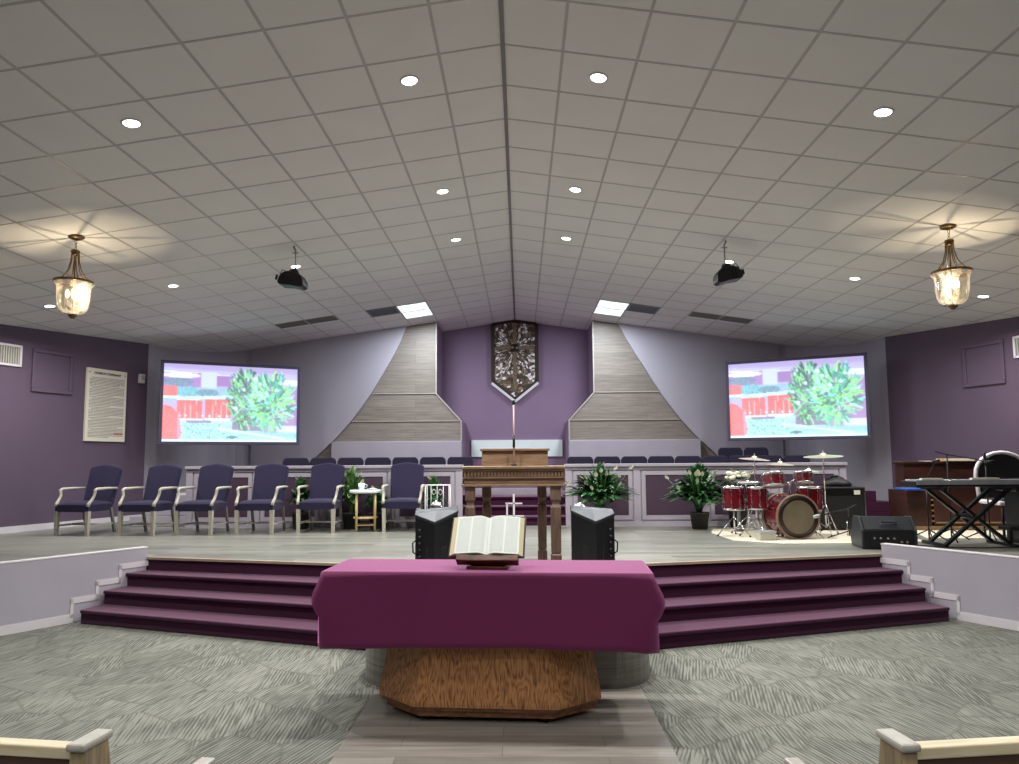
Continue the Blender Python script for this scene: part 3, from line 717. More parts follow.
SW, SH = 2.60, 1.63
spic = screen_mesh(SW-.12, SH-.12)
MAT['frame'] = M_('screen frame', rgb(84, 80, 104), .4, var=.05)
def screen(c, ang, label):
    t = thing('projection_screen', label, 'screen', c, ang, 'projection screens flanking the wood walls')
    f = MB(); e = .06
    for q in ((-SW/2, SW/2, SH/2-e, SH/2), (-SW/2, SW/2, -SH/2, -SH/2+e), (-SW/2, -SW/2+e, -SH/2+e, SH/2-e), (SW/2-e, SW/2, -SH/2+e, SH/2-e)):
        f.box(q[0], q[1], -.03, .05, q[2], q[3])
    f.build('frame', MAT['frame'], t, bevel=.006)
    MB().box(-SW/2+.02, SW/2-.02, .012, .05, -SH/2+.02, SH/2-.02).build('backing', MAT['black'], t)
    p = bpy.data.objects.new('picture', spic); COL.objects.link(p); p.parent = t; p.location = (0, 0, 0)
    b = MB()
    for x in (-.8, .8): b.tube([(x, .05, .2), (x, .5, .2)], .02, 8)
    b.build('bracket', MAT['blackmetal'], t)
a = math.atan2(14.05-12.9, 2.3)
screen((-5.63, 13.47, 2.845), a, 'tilted wall screen on the left showing red drums and green plants')
screen((5.53, 13.47, 2.865), -a, 'tilted wall screen on the right showing red drums and green plants')

# mosaic panel in the recess --------------------------------------------------
t = thing('mosaic_window', 'shield-shaped bronze and white glass mosaic hung high in the purple recess', 'wall art', (-.005, BW-.09, 4.33))
pl = [(-.53, .655), (0, .735), (.53, .655), (.53, -.755), (0, -1.19), (-.53, -.755)]
MB().prism([(x*.95, z*.96) for x, z in pl], -.01, .05, XZ).build('glass_panel', MAT['mosaic'], t)
f = MB()
for (a, b) in zip(pl, pl[1:]+pl[:1]): f.bar((a[0], 0, a[1]), (b[0], 0, b[1]), .09, .038, up=(0,1,0))
f.build('frame', MAT['mosaicframe'], t)
f = MB()
for a, b in (((-.56, -.79), (0, -1.24)), ((0, -1.24), (.56, -.79))): f.bar((a[0], -.02, a[1]), (b[0], -.02, b[1]), .06, .02, up=(0,1,0))
f.build('sill', MAT['trim'], t)
f = MB(); f.box(-.045, .045, -.04, 0, -1.0, .6); f.box(-.46, .46, -.04, 0, .02, .11)
o = f.build('cross', M_('bronze shards', rgb(112, 92, 72), .35, var=.5, scale=30), t)
f = MB()
for i in range(16):
    a = i*PI/8+.2; f.bar((.1*math.cos(a), -.012, .065+.1*math.sin(a)), (.48*math.cos(a), -.012, .065+.5*math.sin(a)), .014, .012, up=(0,1,0))
f.build('came', MAT['mosaicframe'], t)
MB().lathe([(.001, 0), (.11, 0), (.09, .02), (.001, .03)], M=Matrix.Rotation(PI/2, 4, 'X'), c=(0, -.03, .065), n=10).build('boss', MAT['hoop'], t)

# side wall fittings ----------------------------------------------------------
def wall_frame(sg):
    """matrix with x along the angled purple wall (towards the viewer's right), y out of the wall, at wall point s metres from the corner"""
    A = Vector((sg*7.24, 13.25, 0)); B = Vector((sg*8.14, 10.55, 0)); d = (B-A).normalized()
    n = Vector((-sg, 0, 0)); n = (n - d*n.dot(d)).normalized()
    return A, d, n
def on_wall(name, label, cat, sg, s, z, group=None):
    A, d, n = wall_frame(sg); p = A + d*s
    t = thing(name, label, cat, (p.x, p.y, z), 0, group)
    xr = -d if sg < 0 else d      # local x to the viewer's right when facing the wall
    t.rotation_euler = Matrix((( xr.x, -n.x, 0), (xr.y, -n.y, 0), (0, 0, 1))).to_euler()
    return t      # local y points into the wall; faces at negative y
# poster: church covenant
t = on_wall('wall_poster', 'tall white covenant poster full of small print on the left wall', 'poster', -1, .92, 2.74)
MB().box(-.41, .41, -.045, -.002, -.66, .66).build('board', M_('poster board', rgb(226, 220, 204), .6, var=.02), t)
def text(body, size, loc, mat, parent, rot=(PI/2, 0, 0), name='lettering', bold=0):
    c = bpy.data.curves.new(name, 'FONT'); c.body = body; c.size = size; c.align_x = 'CENTER'; c.align_y = 'CENTER'; c.extrude = .001; c.offset = bold
    o = bpy.data.objects.new(name, c); COL.objects.link(o)
    dg = bpy.context.evaluated_depsgraph_get(); me = bpy.data.meshes.new_from_object(o.evaluated_get(dg)); bpy.data.objects.remove(o)
    q = bpy.data.objects.new(name, me); COL.objects.link(q); me.materials.clear(); me.materials.append(mat)
    q.parent = parent; q.location = loc; q.rotation_euler = rot; return q
MAT['ink'] = M_('ink', rgb(44, 42, 44), .7); MAT['inkg'] = M_('grey ink', rgb(112, 112, 108), .7); MAT['inkr'] = M_('red ink', rgb(176, 110, 100), .7)
text('CHURCH COVENANT', .056, (0, -.048, .575), MAT['ink'], t, bold=.002)
b = MB(); rp = random.Random(3); z = .49; row = 0
while z > -.60:
    if row % 7 == 6: z -= .006
    x = -.36 + (.05 if row % 7 == 0 else 0); xe = .36 - (rp.uniform(.1, .4) if row % 7 == 5 else 0)
    while x < xe:
        L = rp.uniform(.02, .07); x2 = min(x+L, xe); b.box(x, x2, -.0475, -.0445, z, z+.010); x = x2+.009
    z -= .0262; row += 1
b.build('small_print', MAT['inkg'], t)
b = MB()
for x in (-.365, .365): b.lathe([(.001,0), (.014,0), (.001,.003)], M=Matrix.Rotation(PI/2, 4, 'X'), c=(x, -.045, .585), n=6)
b.build('corner_ornament', MAT['inkg'], t)
b = MB(); b.box(.17, .36, -.049, -.0455, -.535, -.50); b.build('red_print', MAT['inkr'], t)
# square panel mouldings painted like the wall
for sg, side in ((-1, 'left'), (1, 'right')):
    t = on_wall('panel_moulding', 'square frame moulding painted purple like the %s wall' % side, 'wall moulding', sg, 1.95, 3.235, 'square purple wall mouldings')
    f = MB(); h = .36
    for q in ((-h, h, h-.06, h), (-h, h, -h, -h+.06), (-h, -h+.06, -h+.06, h-.06), (h-.06, h, -h+.06, h-.06)): f.box(q[0], q[1], -.035, 0, q[2], q[3])
    f.build('frame', MAT['purple'], t, bevel=.01)
    MB().box(-h+.05, h-.05, -.012, 0, -h+.05, h-.05).build('centre', MAT['purple'], t)
    t = on_wall('wall_register', 'white slatted air register high on the %s wall' % side, 'air vent', sg, 2.80 if sg < 0 else 2.78, 3.43, 'white wall registers')
    f = MB(); hw, hh = .31, .175
    for q in ((-hw, hw, hh-.035, hh), (-hw, hw, -hh, -hh+.035), (-hw, -hw+.035, -hh, hh), (hw-.035, hw, -hh, hh)): f.box(q[0], q[1], -.03, 0, q[2], q[3])
    f.build('frame', MAT['trim'], t)
    f = MB()
    for i in range(14): f.box(-.255+i*.0385, -.235+i*.0385, -.022, -.006, -.14, .14)
    f.build('slat', MAT['whitewash'], t); MB().box(-.28, .28, -.006, 0, -.145, .145).build('backing', M_('register shadow', rgb(120, 128, 124), .7), t)
t = on_wall('wall_sensor', 'small white box high on the left wall beside the corner', 'sensor', -1, .17, 3.32)
MB().box(-.055, .055, -.07, 0, -.09, .09).build('case', MAT['trim'], t, bevel=.01)
MB().box(-.035, .035, -.078, -.068, -.03, .06).build('cover', MAT['whitewash'], t)

# choir loft ------------------------------------------------------------------
def plum_block(name, x0, x1, y0, y1, z0, z1): return struct(MB().box(x0, x1, y0, y1, z0, z1).build(name, MAT['plum'], bevel=.01))
for sg, nm in ((-1, 'left'), (1, 'right')):
    a, b = sorted((sg*.90, sg*5.52)); plum_block('floor_choir_'+nm, a, b, 11.62, 12.85, S, .88)
plum_block('floor_choir_upper', -5.52, 5.52, 12.85, 15.0, S, 1.04)
m = MB()
for i, (y0, z) in enumerate(((11.6, .74), (11.95, .89), (12.3, 1.04))):
    m.box(-.885, .885, y0, 12.86, z-.15 if i else S, z-.03); m.box(-.885, .885, y0-.025, 12.86, z-.035, z)
struct(m.build('stairs_choir', MAT['plum'], bevel=.01))
# lilac face with rail at the top of the choir steps
m = MB(); m.box(-.88, .88, 12.9, 12.96, 1.04, 1.16); struct(m.build('trim_7', MAT['lilac']))
for sg, nm in ((-1, 'left'), (1, 'right')):
    m = MB()
    for i in range(3):
        a, b = sorted((sg*5.6, sg*(6.15+.24*(2-i)))); m.box(a, b, 11.75, 12.9-.0, S+.18*i, S+.18*(i+1))
    struct(m.build('stairs_side_'+nm, MAT['plum' if sg > 0 else 'lavender'], bevel=.01))
    # low lilac return wall beside those steps
def rail(sg, side):
    t = thing('choir_rail', 'lilac panelled choir rail on the %s of the centre steps' % side, 'railing', (sg*3.2, 11.5, S), 0, 'choir rails')
    x0, x1, H = -2.33, 2.33, 1.03
    b = MB(); b.box(x0, x1, 0, .10, 0, H-.04); b.build('body', MAT['lilac'], t)
    c = MB(); c.box(x0-.02, x1+.02, -.05, .13, H-.05, H, bev=.006); c.box(x0, x1, -.025, 0, H-.10, H-.05); c.box(x0, x1, -.02, 0, 0, .07); c.build('cap', MAT['lilac'], t)
    for k in range(5):
        x = x0+.05+k*(x1-x0-.1)/4; MB().box(x-.055, x+.055, -.018, 0, .07, H-.1).build('stile', MAT['lilac'], t)
    for k in range(4):
        xc = x0+.05+(k+.5)*(x1-x0-.1)/4
        f = MB(); hw, z0, z1 = .49, .10, .91
        for q in ((-hw, hw, z1-.07, z1), (-hw, hw, z0, z0+.07), (-hw, -hw+.06, z0+.07, z1-.07), (hw-.06, hw, z0+.07, z1-.07)): f.box(xc+q[0], xc+q[1], -.014, 0, q[2], q[3])
        p = f.build('panel_frame', MAT['lilac'], t)
        MB().box(xc-.42, xc+.42, -.006, 0, .175, .835).build('panel', MAT['inset'], p)
rail(-1, 'left'); rail(1, 'right')

def choir_chair():
    t = thing('choir_chair', '', 'chair', (0,0,0), 0, 'indigo choir chairs behind the rail')
    b = MB(); p = [(-.235, .45), (-.235, .80), (-.215, .85), (-.18, .87), (.18, .87), (.215, .85), (.235, .80), (.235, .45)]
    b.prism(p, -.035, .035, Matrix.Translation((0, .22, 0)) @ Matrix.Rotation(-.12, 4, 'X') @ XZ); b.build('backrest', MAT['choir'], t, bevel=.02)
    MB().box(-.23, .23, -.24, .2, .40, .48, bev=.025).build('seat', MAT['choir'], t)
    for x in (-.21, .21):
        for y in (-.2, .2): MB().tube([(x, y, .4), (x*1.02, y*1.05, 0)], .012, 6).build('leg', MAT['blackmetal'], t)
    return t
cc = choir_chair(); first = True
wordsR = ['first', 'second', 'third', 'fourth', 'fifth', 'sixth', 'seventh', 'eighth', 'ninth']
for k in range(9):
    x = 1.19+.483*k; lb = 'indigo choir chair right of the centre steps, %s one counting outward' % wordsR[k]
    if first: cc.location = (x, 12.0, .88); cc['label'] = lb; first = False
    else: dup(cc, loc=(x, 12.0, .88), label=lb)
for k in range(7):
    x = -.95-.497*(k+.0) - .0; lb = 'indigo choir chair left of the centre steps, %s one counting outward' % wordsR[k]
    dup(cc, loc=(x-.02, 12.0, .89), label=lb)
for x, w in ((4.2, 'inner'), (4.70, 'outer')): dup(cc, loc=(x, 13.05, 1.04), label='indigo choir chair in the upper row below the right screen, the %s of two' % w)

# armchairs ------------------------------------------------------------------
def armchair():
    t = thing('armchair', '', 'chair', (0,0,0), 0, 'indigo armchairs in a row on the stage')
    # seat: padded cushion crowned in the middle
    s = MB(); nx, ny = 8, 8; grid = []
    for j in range(ny+1):
        row = []
        for i in range(nx+1):
            u, v = i/nx*2-1, j/ny*2-1; w = .285 - .02*(v+1)/2
            z = .485 + .03*(1-u**4)*(1-v**4) - (.02 if abs(u) == 1 or abs(v) == 1 else 0); row.append(s.bm.verts.new((u*w, v*.26+.0, z)))
        grid.append(row)
    for j in range(ny):
        for i in range(nx): s._f([grid[j][i], grid[j][i+1], grid[j+1][i+1], grid[j+1][i]], True)
    per = grid[0] + [grid[j][nx] for j in range(1, ny+1)] + [grid[ny][i] for i in range(nx-1, -1, -1)] + [grid[j][0] for j in range(ny-1, 0, -1)]
    low = [s.bm.verts.new((v.co.x*1.0, v.co.y*1.0, .36)) for v in per]
    for i in range(len(per)): s._f([per[i], per[(i+1) % len(per)], low[(i+1) % len(per)], low[i]], False)
    s._f(low); s.build('seat', MAT['navy'], t)
    # backrest with camel top, reclined
    b = MB(); p = [(-.255, .44), (-.275, 1.0), (-.268, 1.045), (-.22, 1.055), (-.14, 1.075), (0, 1.095), (.14, 1.075), (.22, 1.055), (.268, 1.045), (.275, 1.0), (.255, .44)]
    R = Matrix.Translation((0, .26, .44)) @ Matrix.Rotation(-.27, 4, 'X') @ Matrix.Translation((0, 0, -.44)) @ XZ
    b.prism(p, -.05, .05, R); b.build('backrest', MAT['navy'], t, bevel=.03)
    for x in (-.27, .27):
        MB().loft_leg(x, -.235, .37, .029, .022).build('leg', MAT['whitewash'], t)
        MB().bar((x*.93, .24, .40), (x*.93, .34, .0), .034, .036).build('leg', MAT['navyleg'], t)
    st = MB()
    for x in (-.265, .265): st.bar((x, -.235, .15), (x*.95, .31, .15), .02, .028)
    st.bar((-.26, .04, .15), (.26, .04, .15), .02, .028); st.build('stretcher', MAT['whitewash'], t)
    for sx in (-1, 1):
        a = MB(); x = sx*.295
        pts = [(x, .30, .70), (x, .1, .705), (x+sx*.012, -.12, .70), (x+sx*.014, -.155, .685), (x+sx*.01, -.15, .655), (x, -.155, .60), (x-sx*.004, -.19, .54), (x-sx*.012, -.24, .485), (x-sx*.015, -.255, .44)]
        a.tube(pts, [.018, .02, .024, .022, .021, .02, .021, .025, .026], 8); a.build('arm', MAT['whitewash'], t)
    return t
def loft_leg(s, x, y, h, r1, r0):
    a = s._v([(x-r1, y-r1, h), (x+r1, y-r1, h), (x+r1, y+r1, h), (x-r1, y+r1, h)]); b = s._v([(x-r0, y-r0, 0), (x+r0, y-r0, 0), (x+r0, y+r0, 0), (x-r0, y+r0, 0)])
    s.loft([a, b], True, False); return s
MB.loft_leg = loft_leg
MAT['navyleg'] = M_('greyed wood', rgb(120, 116, 112), .5, var=.1)
ac = armchair()
CH = [(-6.66, 10.34, 'leftmost indigo armchair, standing against the purple wall'), (-5.66, 10.30, 'indigo armchair second from the left wall'),
      (-4.82, 10.34, 'indigo armchair third from the left wall, below the left screen'), (-3.93, 10.40, 'indigo armchair fourth from the left wall, left of the dark lily plant'),
      (-3.05, 10.57, 'indigo armchair just left of the small bamboo side table'), (-1.75, 10.68, 'indigo armchair just right of the small bamboo side table')]
for i, (x, y, lb) in enumerate(CH):
    if i == 0: ac.location = (x, y+.235, S); ac.rotation_euler.z = -.17; ac['label'] = lb
    else: dup(ac, loc=(x, y+.235, S), rz=(-.12, -.07, -.03, .0, .02)[i-1], label=lb)

# plants ---------------------------------------------------------------------
def lily(x, y, H, R, label, seed, n=70, nf=9, pot=MAT['pot'], ph=.26, pr=.15, back=.20, name='peace_lily', upright=.5, lm='leaf'):
    rr = random.Random(seed); t = thing(name, label, 'plant', (x, y, S), 0, 'peace lilies on the stage')
    MB().lathe([(.001, 0), (pr*.78, 0), (pr, ph*.95), (pr*1.06, ph*.95), (pr*1.06, ph), (pr*.9, ph), (pr*.88, ph*.9), (.001, ph*.9)], n=20).build('pot', pot, t)
    f = MB(); sg_ = MB()
    for k in range(n):
        a = rr.uniform(0, 2*PI); lean = rr.random()**.9; L = rr.uniform(.55, 1.0); w = rr.uniform(.034, .06)
        top = ph + (H-ph)*(1-.5*lean*lean)*L; out = R*lean*rr.uniform(.75, 1.05)
        ca, sa = math.cos(a), math.sin(a)*(.6 if math.sin(a) > 0 else .9)
        if math.sin(a) > 0 and out*sa > back: sa = back/out
        pts = []
        for i in range(7):
            q = i/6; rad = out*(q**1.5); z = ph*.9+(top-ph*.9)*(1-(1-q)**1.7) - (.16*lean*max(0, q-.6)**1.2*2.2)
            pts.append(Vector((rad*ca+.03*math.cos(a*3), rad*sa, z)))
        tgt = f
        prev = None
        for i, p in enumerate(pts):
            q = i/6; ww = .004 if q < .38 else w*math.sin(PI*min(1, (q-.32)/.68))**.8 + .001
            d = (pts[min(i+1, 6)]-pts[max(i-1, 0)]).normalized(); side = d.cross(Vector((ca, sa, .3))).normalized()
            if side.length < .1: side = Vector((-sa, ca, 0))
            up = side.cross(d)*ww*.35
            cur = [tgt.bm.verts.new(p-side*ww+up), tgt.bm.verts.new(p), tgt.bm.verts.new(p+side*ww+up)]
            if prev:
                for c in (0, 1): tgt._f([prev[c], prev[c+1], cur[c+1], cur[c]], True)
            prev = cur
    f.build('foliage', MAT[lm], t, keep_normals=True)
    for k in range(nf):
        g = MB()
        a = rr.uniform(PI*.85, 2.15*PI); rad = R*rr.uniform(.3, .8); z = H*rr.uniform(.70, 1.04) - rad*.18
        if k == 0: rad, z = .04, H
        ca, sa = math.cos(a), math.sin(a); b = Vector((rad*ca, rad*sa, z-.09)); tip = b+Vector((ca*.05, sa*.03-.02, .075))
        st = [(0.02*ca, .02*sa, ph), (rad*.5*ca, rad*.5*sa, z*.6), tuple(b)]
        sg_.tube(st, .003, 5)
        # spathe: cupped blade
        prev = None; side = Vector((sa, -ca, 0)) if abs(sa) > .5 else Vector((1, 0, 0))
        for i in range(5):
            q = i/4; p = b.lerp(tip, q); ww = .029*math.sin(PI*(.12+q*.86)); cur = [g.bm.verts.new(p-side*ww+Vector((0,-.012,0))), g.bm.verts.new(p+Vector((0,.01,0))), g.bm.verts.new(p+side*ww+Vector((0,-.012,0)))]
            if prev:
                for c in (0, 1): g._f([prev[c], prev[c+1], cur[c+1], cur[c]], True)
            prev = cur
        g.build('flower', MAT['petal'], t, keep_normals=True)
    sg_.build('stems', MAT['leaf2'], t)
    return t
lily(1.38, 10.93, 1.08, .68, 'peace lily with white blooms behind the right stage monitor', 11, 300, 16)
lily(2.94, 10.93, 1.07, .66, 'peace lily in a dark pot standing left of the red drums', 12, 320, 13)
lily(3.62, 11.18, .95, .40, 'dark leafy lily half hidden behind the left floor tom', 13, 200, 3)
lily(-2.66, 11.24, 1.05, .30, 'pale green lily rising behind the bamboo side table', 14, 110, 3, lm='leaf2')
lily(-2.24, 11.26, .72, .30, 'low dark lily on the floor behind the bamboo side table', 19, 110, 2)
lily(-3.50, 11.26, .88, .26, 'dark lily squeezed between two armchairs in front of the left rail', 15, 110, 2)
lily(-1.32, 11.26, .88, .26, 'dark leafy lily behind the white wire rack near the centre steps', 16, 110, 2, pot=MAT['potg'])
# cream flower cluster in a bowl beside the drums
t = thing('flower_bowl', 'cream flower arrangement standing above the left floor tom', 'flowers', (3.42, 10.48, S))
MB().lathe([(.001, 0), (.10, 0), (.03, .05), (.025, .62), (.05, .66), (.13, .76), (.14, .78), (.12, .77), (.001, .68)], n=18).build('pedestal_vase', MAT['potg'], t)
g = MB(); rr = random.Random(4)
for k in range(14): g.sphere((rr.uniform(-.16, .16), rr.uniform(-.1, .1), .82+rr.uniform(-.03, .07)), rr.uniform(.035, .055), 8, 6, .6)
g.build('blossoms', MAT['petal'], t)

# small side table, cup, wire rack --------------------------------------------
t = thing('side_table', 'small round bamboo side table with a white top between two armchairs', 'side table', (-2.35, 10.88, S))
MB().lathe([(.001, .60), (.25, .60), (.255, .61), (.255, .635), (.25, .645), (.001, .645)], n=32).build('tabletop', MAT['whiteglaze'], t)
MB().lathe([(.001, .20), (.19, .20), (.19, .22), (.001, .22)], n=28).build('shelf', MAT['bamboo'], t)
for k in range(4):
    a = PI/4+k*PI/2+.25; MB().tube([(.2*math.cos(a), .2*math.sin(a), 0), (.2*math.cos(a), .2*math.sin(a), .6)], .019, 10).build('leg', MAT['bamboo'], t)
s = MB()
for k in range(4):
    a = PI/4+k*PI/2+.25; b_ = a+PI/2; s.tube([(.2*math.cos(a), .2*math.sin(a), .1), (.2*math.cos(b_), .2*math.sin(b_), .1)], .010, 6)
s.build('stretcher', MAT['bamboo'], t)
t = thing('cup', 'small white cup standing on the bamboo side table', 'cup', (-2.40, 10.80, S+.645))
MB().lathe([(.001, 0), (.035, 0), (.05, .05), (.055, .11), (.05, .11), (.044, .05), (.001, .012)], n=18).build('bowl', MAT['whiteglaze'], t)
MB().tube([(.052, 0, .09), (.085, 0, .085), (.085, 0, .05), (.048, 0, .035)], .006, 6).build('handle', MAT['whiteglaze'], t)
t = thing('saucer', 'flat white dish beside the cup on the bamboo side table', 'dish', (-2.24, 10.84, S+.645))
MB().lathe([(.001, .0), (.05, 0), (.085, .018), (.08, .02), (.04, .008), (.001, .008)], n=20).build('dish', MAT['whiteglaze'], t)
b = MB(); b.lathe([(.001, .009), (.035, .009), (.03, .03), (.001, .035)], n=14); b.build('soap_bar', MAT['paper'], t)

t = thing('wire_rack', 'white wire rack with scroll bars behind the left stage monitor', 'rack', (-1.18, 10.72, S))
f = MB()
for x in (-.185, .185): 
    for y in (-.1, .1): f.tube([(x, y, 0), (x, y, .72)], .007, 6)
for z in (.72, .25):
    f.tube([(-.185, -.1, z), (.185, -.1, z), (.185, .1, z), (-.185, .1, z), (-.185, -.1, z)], .007, 6)
f.build('frame', MAT['whitemetal'], t)
f = MB()
for x in (-.095, 0, .095): f.tube([(x, -.1, .25), (x, -.1, .72)], .005, 6)
for x in (-.05, .05):
    f.tube([(x, -.1, .66), (x+.025, -.1, .64), (x+.03, -.1, .60), (x, -.1, .57), (x-.03, -.1, .60), (x-.025, -.1, .64), (x, -.1, .66)], .004, 6)
f.build('scrollwork', MAT['whitemetal'], t)
MB().box(-.18, .18, -.095, .095, .245, .255).build('shelf', MAT['whitemetal'], t)

def ornament(x, y, label):
    t = thing('chrome_ornament', label, 'ornament', (x, y, S), 0, 'chrome ornaments beside the monitors')
    MB().lathe([(.001, 0), (.09, 0), (.085, .02), (.02, .05), (.016, .2), (.03, .24), (.018, .28), (.016, .42), (.001, .42)], n=18).build('base', MAT['chrome'], t)
    MB().sphere((0, 0, .50), .085, 18, 12).build('ball', MAT['chrome'], t)
    MB().sphere((-.05, -.03, .33), .04, 12, 8).build('bead', MAT['chrome'], t)
ornament(-.98, 8.9, 'shiny chrome ball ornament behind the left stage monitor')
ornament(.83, 8.4, 'shiny chrome ball ornament at the left corner of the right monitor')

# pulpit ---------------------------------------------------------------------
t = thing('pulpit', 'wide oak pulpit with dentil edge and square columns at stage centre', 'pulpit', (.045, 7.55, S))
b = MB(); b.box(-.56, .56, -.27, .27, 1.01, 1.04, bev=.006); b.box(-.545, .545, -.255, .255, .985, 1.01); b.build('top', MAT['pulpitlight'], t)
b = MB(); b.box(-.535, .535, -.235, .235, .845, .985); b.build('apron', MAT['pulpit'], t)
b = MB()
for i in range(30): x = -.52+i*.0358; b.box(x-.010, x+.010, -.25, -.235, .925, .98)
b.build('dentil', MAT['pulpit'], t)
b = MB(); b.box(-.56, .56, -.262, .262, .825, .848, bev=.004); b.box(-.545, .545, -.25, .25, .912, .922); b.build('moulding', MAT['pulpitlight'], t)
for x, y, w in ((-.47, -.19, .052), (.445, -.19, .055), (-.31, .17, .05), (.31, .17, .05)):
    c = MB()
    def sq(z, w, ch=.0): return c._v([(x+sx*w, y+sy*w*.9, z) for sx, sy in ((-1,-1), (1,-1), (1,1), (-1,1))])
    c.loft([sq(.0, w*1.05), sq(.10, w*1.05), sq(.11, w*.8), sq(.13, w*.95), sq(.60, w*1.0), sq(.63, w*.72), sq(.66, w*.72), sq(.68, w*1.02), sq(.80, w*1.02), sq(.825, w*1.08)], True, False)
    c.build('column', MAT['pulpitcol'], t, bevel=.012)
b = MB()
# raised book rest: box with slanting top
M = YZ
b.prism([(-.02, 1.04), (.22, 1.04), (.22, 1.225), (.0, 1.20)], -.355, .375, YZ); b.build('book_rest', MAT['pulpitlight'], t)
b = MB(); b.box(-.375, .395, -.03, .24, 1.205, 1.232, bev=.005); b.build('rest_top', MAT['pulpitlight'], t)
b = MB(); b.box(-.003, .003, -.0235, -.019, 1.045, 1.2); b.build('seam', MAT['oakdark'], t)
t = thing('gooseneck_microphone', 'thin gooseneck microphone rising from the pulpit top', 'microphone', (.047, 7.38, S+1.04))
MB().lathe([(.001, 0), (.03, 0), (.028, .02), (.01, .03), (.001, .03)], n=16).build('base', MAT['blackmetal'], t)
MB().tube([(0, 0, .02), (0, 0, .68)], [.009, .0085], 8).build('stem', M_('pale stem', rgb(188, 160, 150), .4, metal=.3), t)
MB().tube([(0, 0, .20), (0, 0, .33)], .014, 8).build('grip', MAT['blackmetal'], t)
MB().lathe([(.001, .66), (.012, .665), (.017, .69), (.014, .71), (.001, .72)], n=12).build('head', MAT['blackmetal'], t)
t = thing('cross_stand', 'small white metal cross on a stand seen behind the pulpit', 'cross', (.02, 9.5, S))
b = MB(); b.box(-.013, .013, -.01, .01, .02, .635); b.box(-.115, .115, -.01, .01, .495, .515); b.build('cross', MAT['whitemetal'], t)
b = MB(); b.box(-.105, -.083, -.01, .01, .02, .51); b.box(-.2, .14, -.01, .01, .325, .34); b.build('side_post', MAT['whitemetal'], t)
MB().box(-.2, .16, -.12, .12, 0, .02, bev=.005).build('foot', MAT['whitemetal'], t)

# stage monitors standing on end beside the pulpit ---------------------------------
def monitor(x, y, rz, label, mir=1):
    t = thing('stage_monitor', label, 'loudspeaker', (x, y, S), rz, 'black upright stage monitors')
    w = .215
    # plan outline: wide front toward the congregation, chamfered at the rear; top slopes to a ridge
    b = MB()
    pl = [(-w, -.10), (w*.1*mir, -.26), (w, -.06), (w, .19), (-w, .19)]
    if mir > 0: pl = [(-w, -.06), (w*.1, -.26), (w, -.10), (w, .19), (-w, .19)]
    lo = b._v([(p[0], p[1], 0) for p in pl])
    hz = [.55, .485, .58, .61, .575] if mir < 0 else [.58, .485, .55, .575, .61]
    hi = b._v([(p[0], p[1], h) for p, h in zip(pl, hz)])
    b._f(list(reversed(lo)))
    for i in range(len(pl)): b._f([lo[i], lo[(i+1) % 5], hi[(i+1) % 5], hi[i]])
    b.build('cabinet', MAT['black'], t)
    c = MB(); lo = c._v([(p[0]*1.03, p[1]*1.03, h-.02) for p, h in zip(pl, hz)]); hi = c._v([(p[0]*1.03, p[1]*1.03, h+.012) for p, h in zip(pl, hz)])
    ctr = c.bm.verts.new((0, .02, .60)); ctl = c.bm.verts.new((0, .02, .56))
    for i in range(5):
        j = (i+1) % 5; c._f([lo[i], lo[j], hi[j], hi[i]]); c._f([hi[i], hi[j], ctr]); c._f([lo[j], lo[i], ctl])
    c.build('end_cap', MAT['blacktop'], t, bevel=.006)
    g = MB(); g.box(-.10, .10, -.205, -.15, .10, .25); g.build('grille', MAT['grille'], t)
    for i in range(6): MB().lathe([(.001, 0), (.013, 0), (.010, .018), (.001, .02)], c=(mir*.17, -.15, .08+i*.065), M=Matrix.Rotation(PI/2, 4, 'X'), n=10).build('knob', MAT['blacktop'], t)
    MB().tube([(mir*.19, -.13, .16), (mir*.235, -.15, .19), (mir*.24, -.14, .28), (mir*.2, -.12, .31)], .008, 6).build('cable', MAT['blackmetal'], t)
    MB().box(-.08, .08, -.24, -.15, .05, .065).build('plate', MAT['steel'], t)
monitor(-.75, 7.08, .12, 'black upright stage monitor left of the pulpit', -1)
monitor(.85, 7.08, -.05, 'black upright stage monitor right of the pulpit', 1)

# altar table, cloth, bible ---------------------------------------------------
TX, TY, TR = -.105, 4.79, math.radians(-3.6)
t = thing('communion_table', 'oak communion table with flared eight-sided pedestal in front of the steps', 'table', (TX, TY, .004), TR)
def octo(s, hx, fx, y, sy=.035): return [(-fx, -y), (fx, -y), (hx, -sy), (hx, sy), (fx, y), (-fx, y), (-hx, sy), (-hx, -sy)]
b = MB()
rings = []
for z, hx, fx, y in ((.10, .755, .47, .265), (.125, .755, .47, .265), (.47, .69, .39, .225), (.88, .60, .31, .18)):
    rings.append(b._v([(p[0], p[1], z) for p in octo(0, hx, fx, y)]))
b.loft(rings, True, False); b.build('pedestal', MAT['oak'], t)
b = MB(); 
for z0, z1, hx, fx, y in ((.035, .075, .70, .44, .235), (.075, .102, .735, .455, .252)):
    b.prism(octo(0, hx, fx, y), z0, z1)
b.build('plinth', MAT['oakdark'], t)
for x, y in ((-.38, -.18), (.38, -.18), (-.38, .18), (.38, .18)): MB().lathe([(.001, 0), (.022, 0), (.022, .036), (.001, .036)], c=(x, y, 0), n=12).build('foot', MAT['blackmetal'], t)
MB().box(-1.06, 1.06, -.265, .265, .88, .955, bev=.008).build('tabletop', MAT['oak'], t)
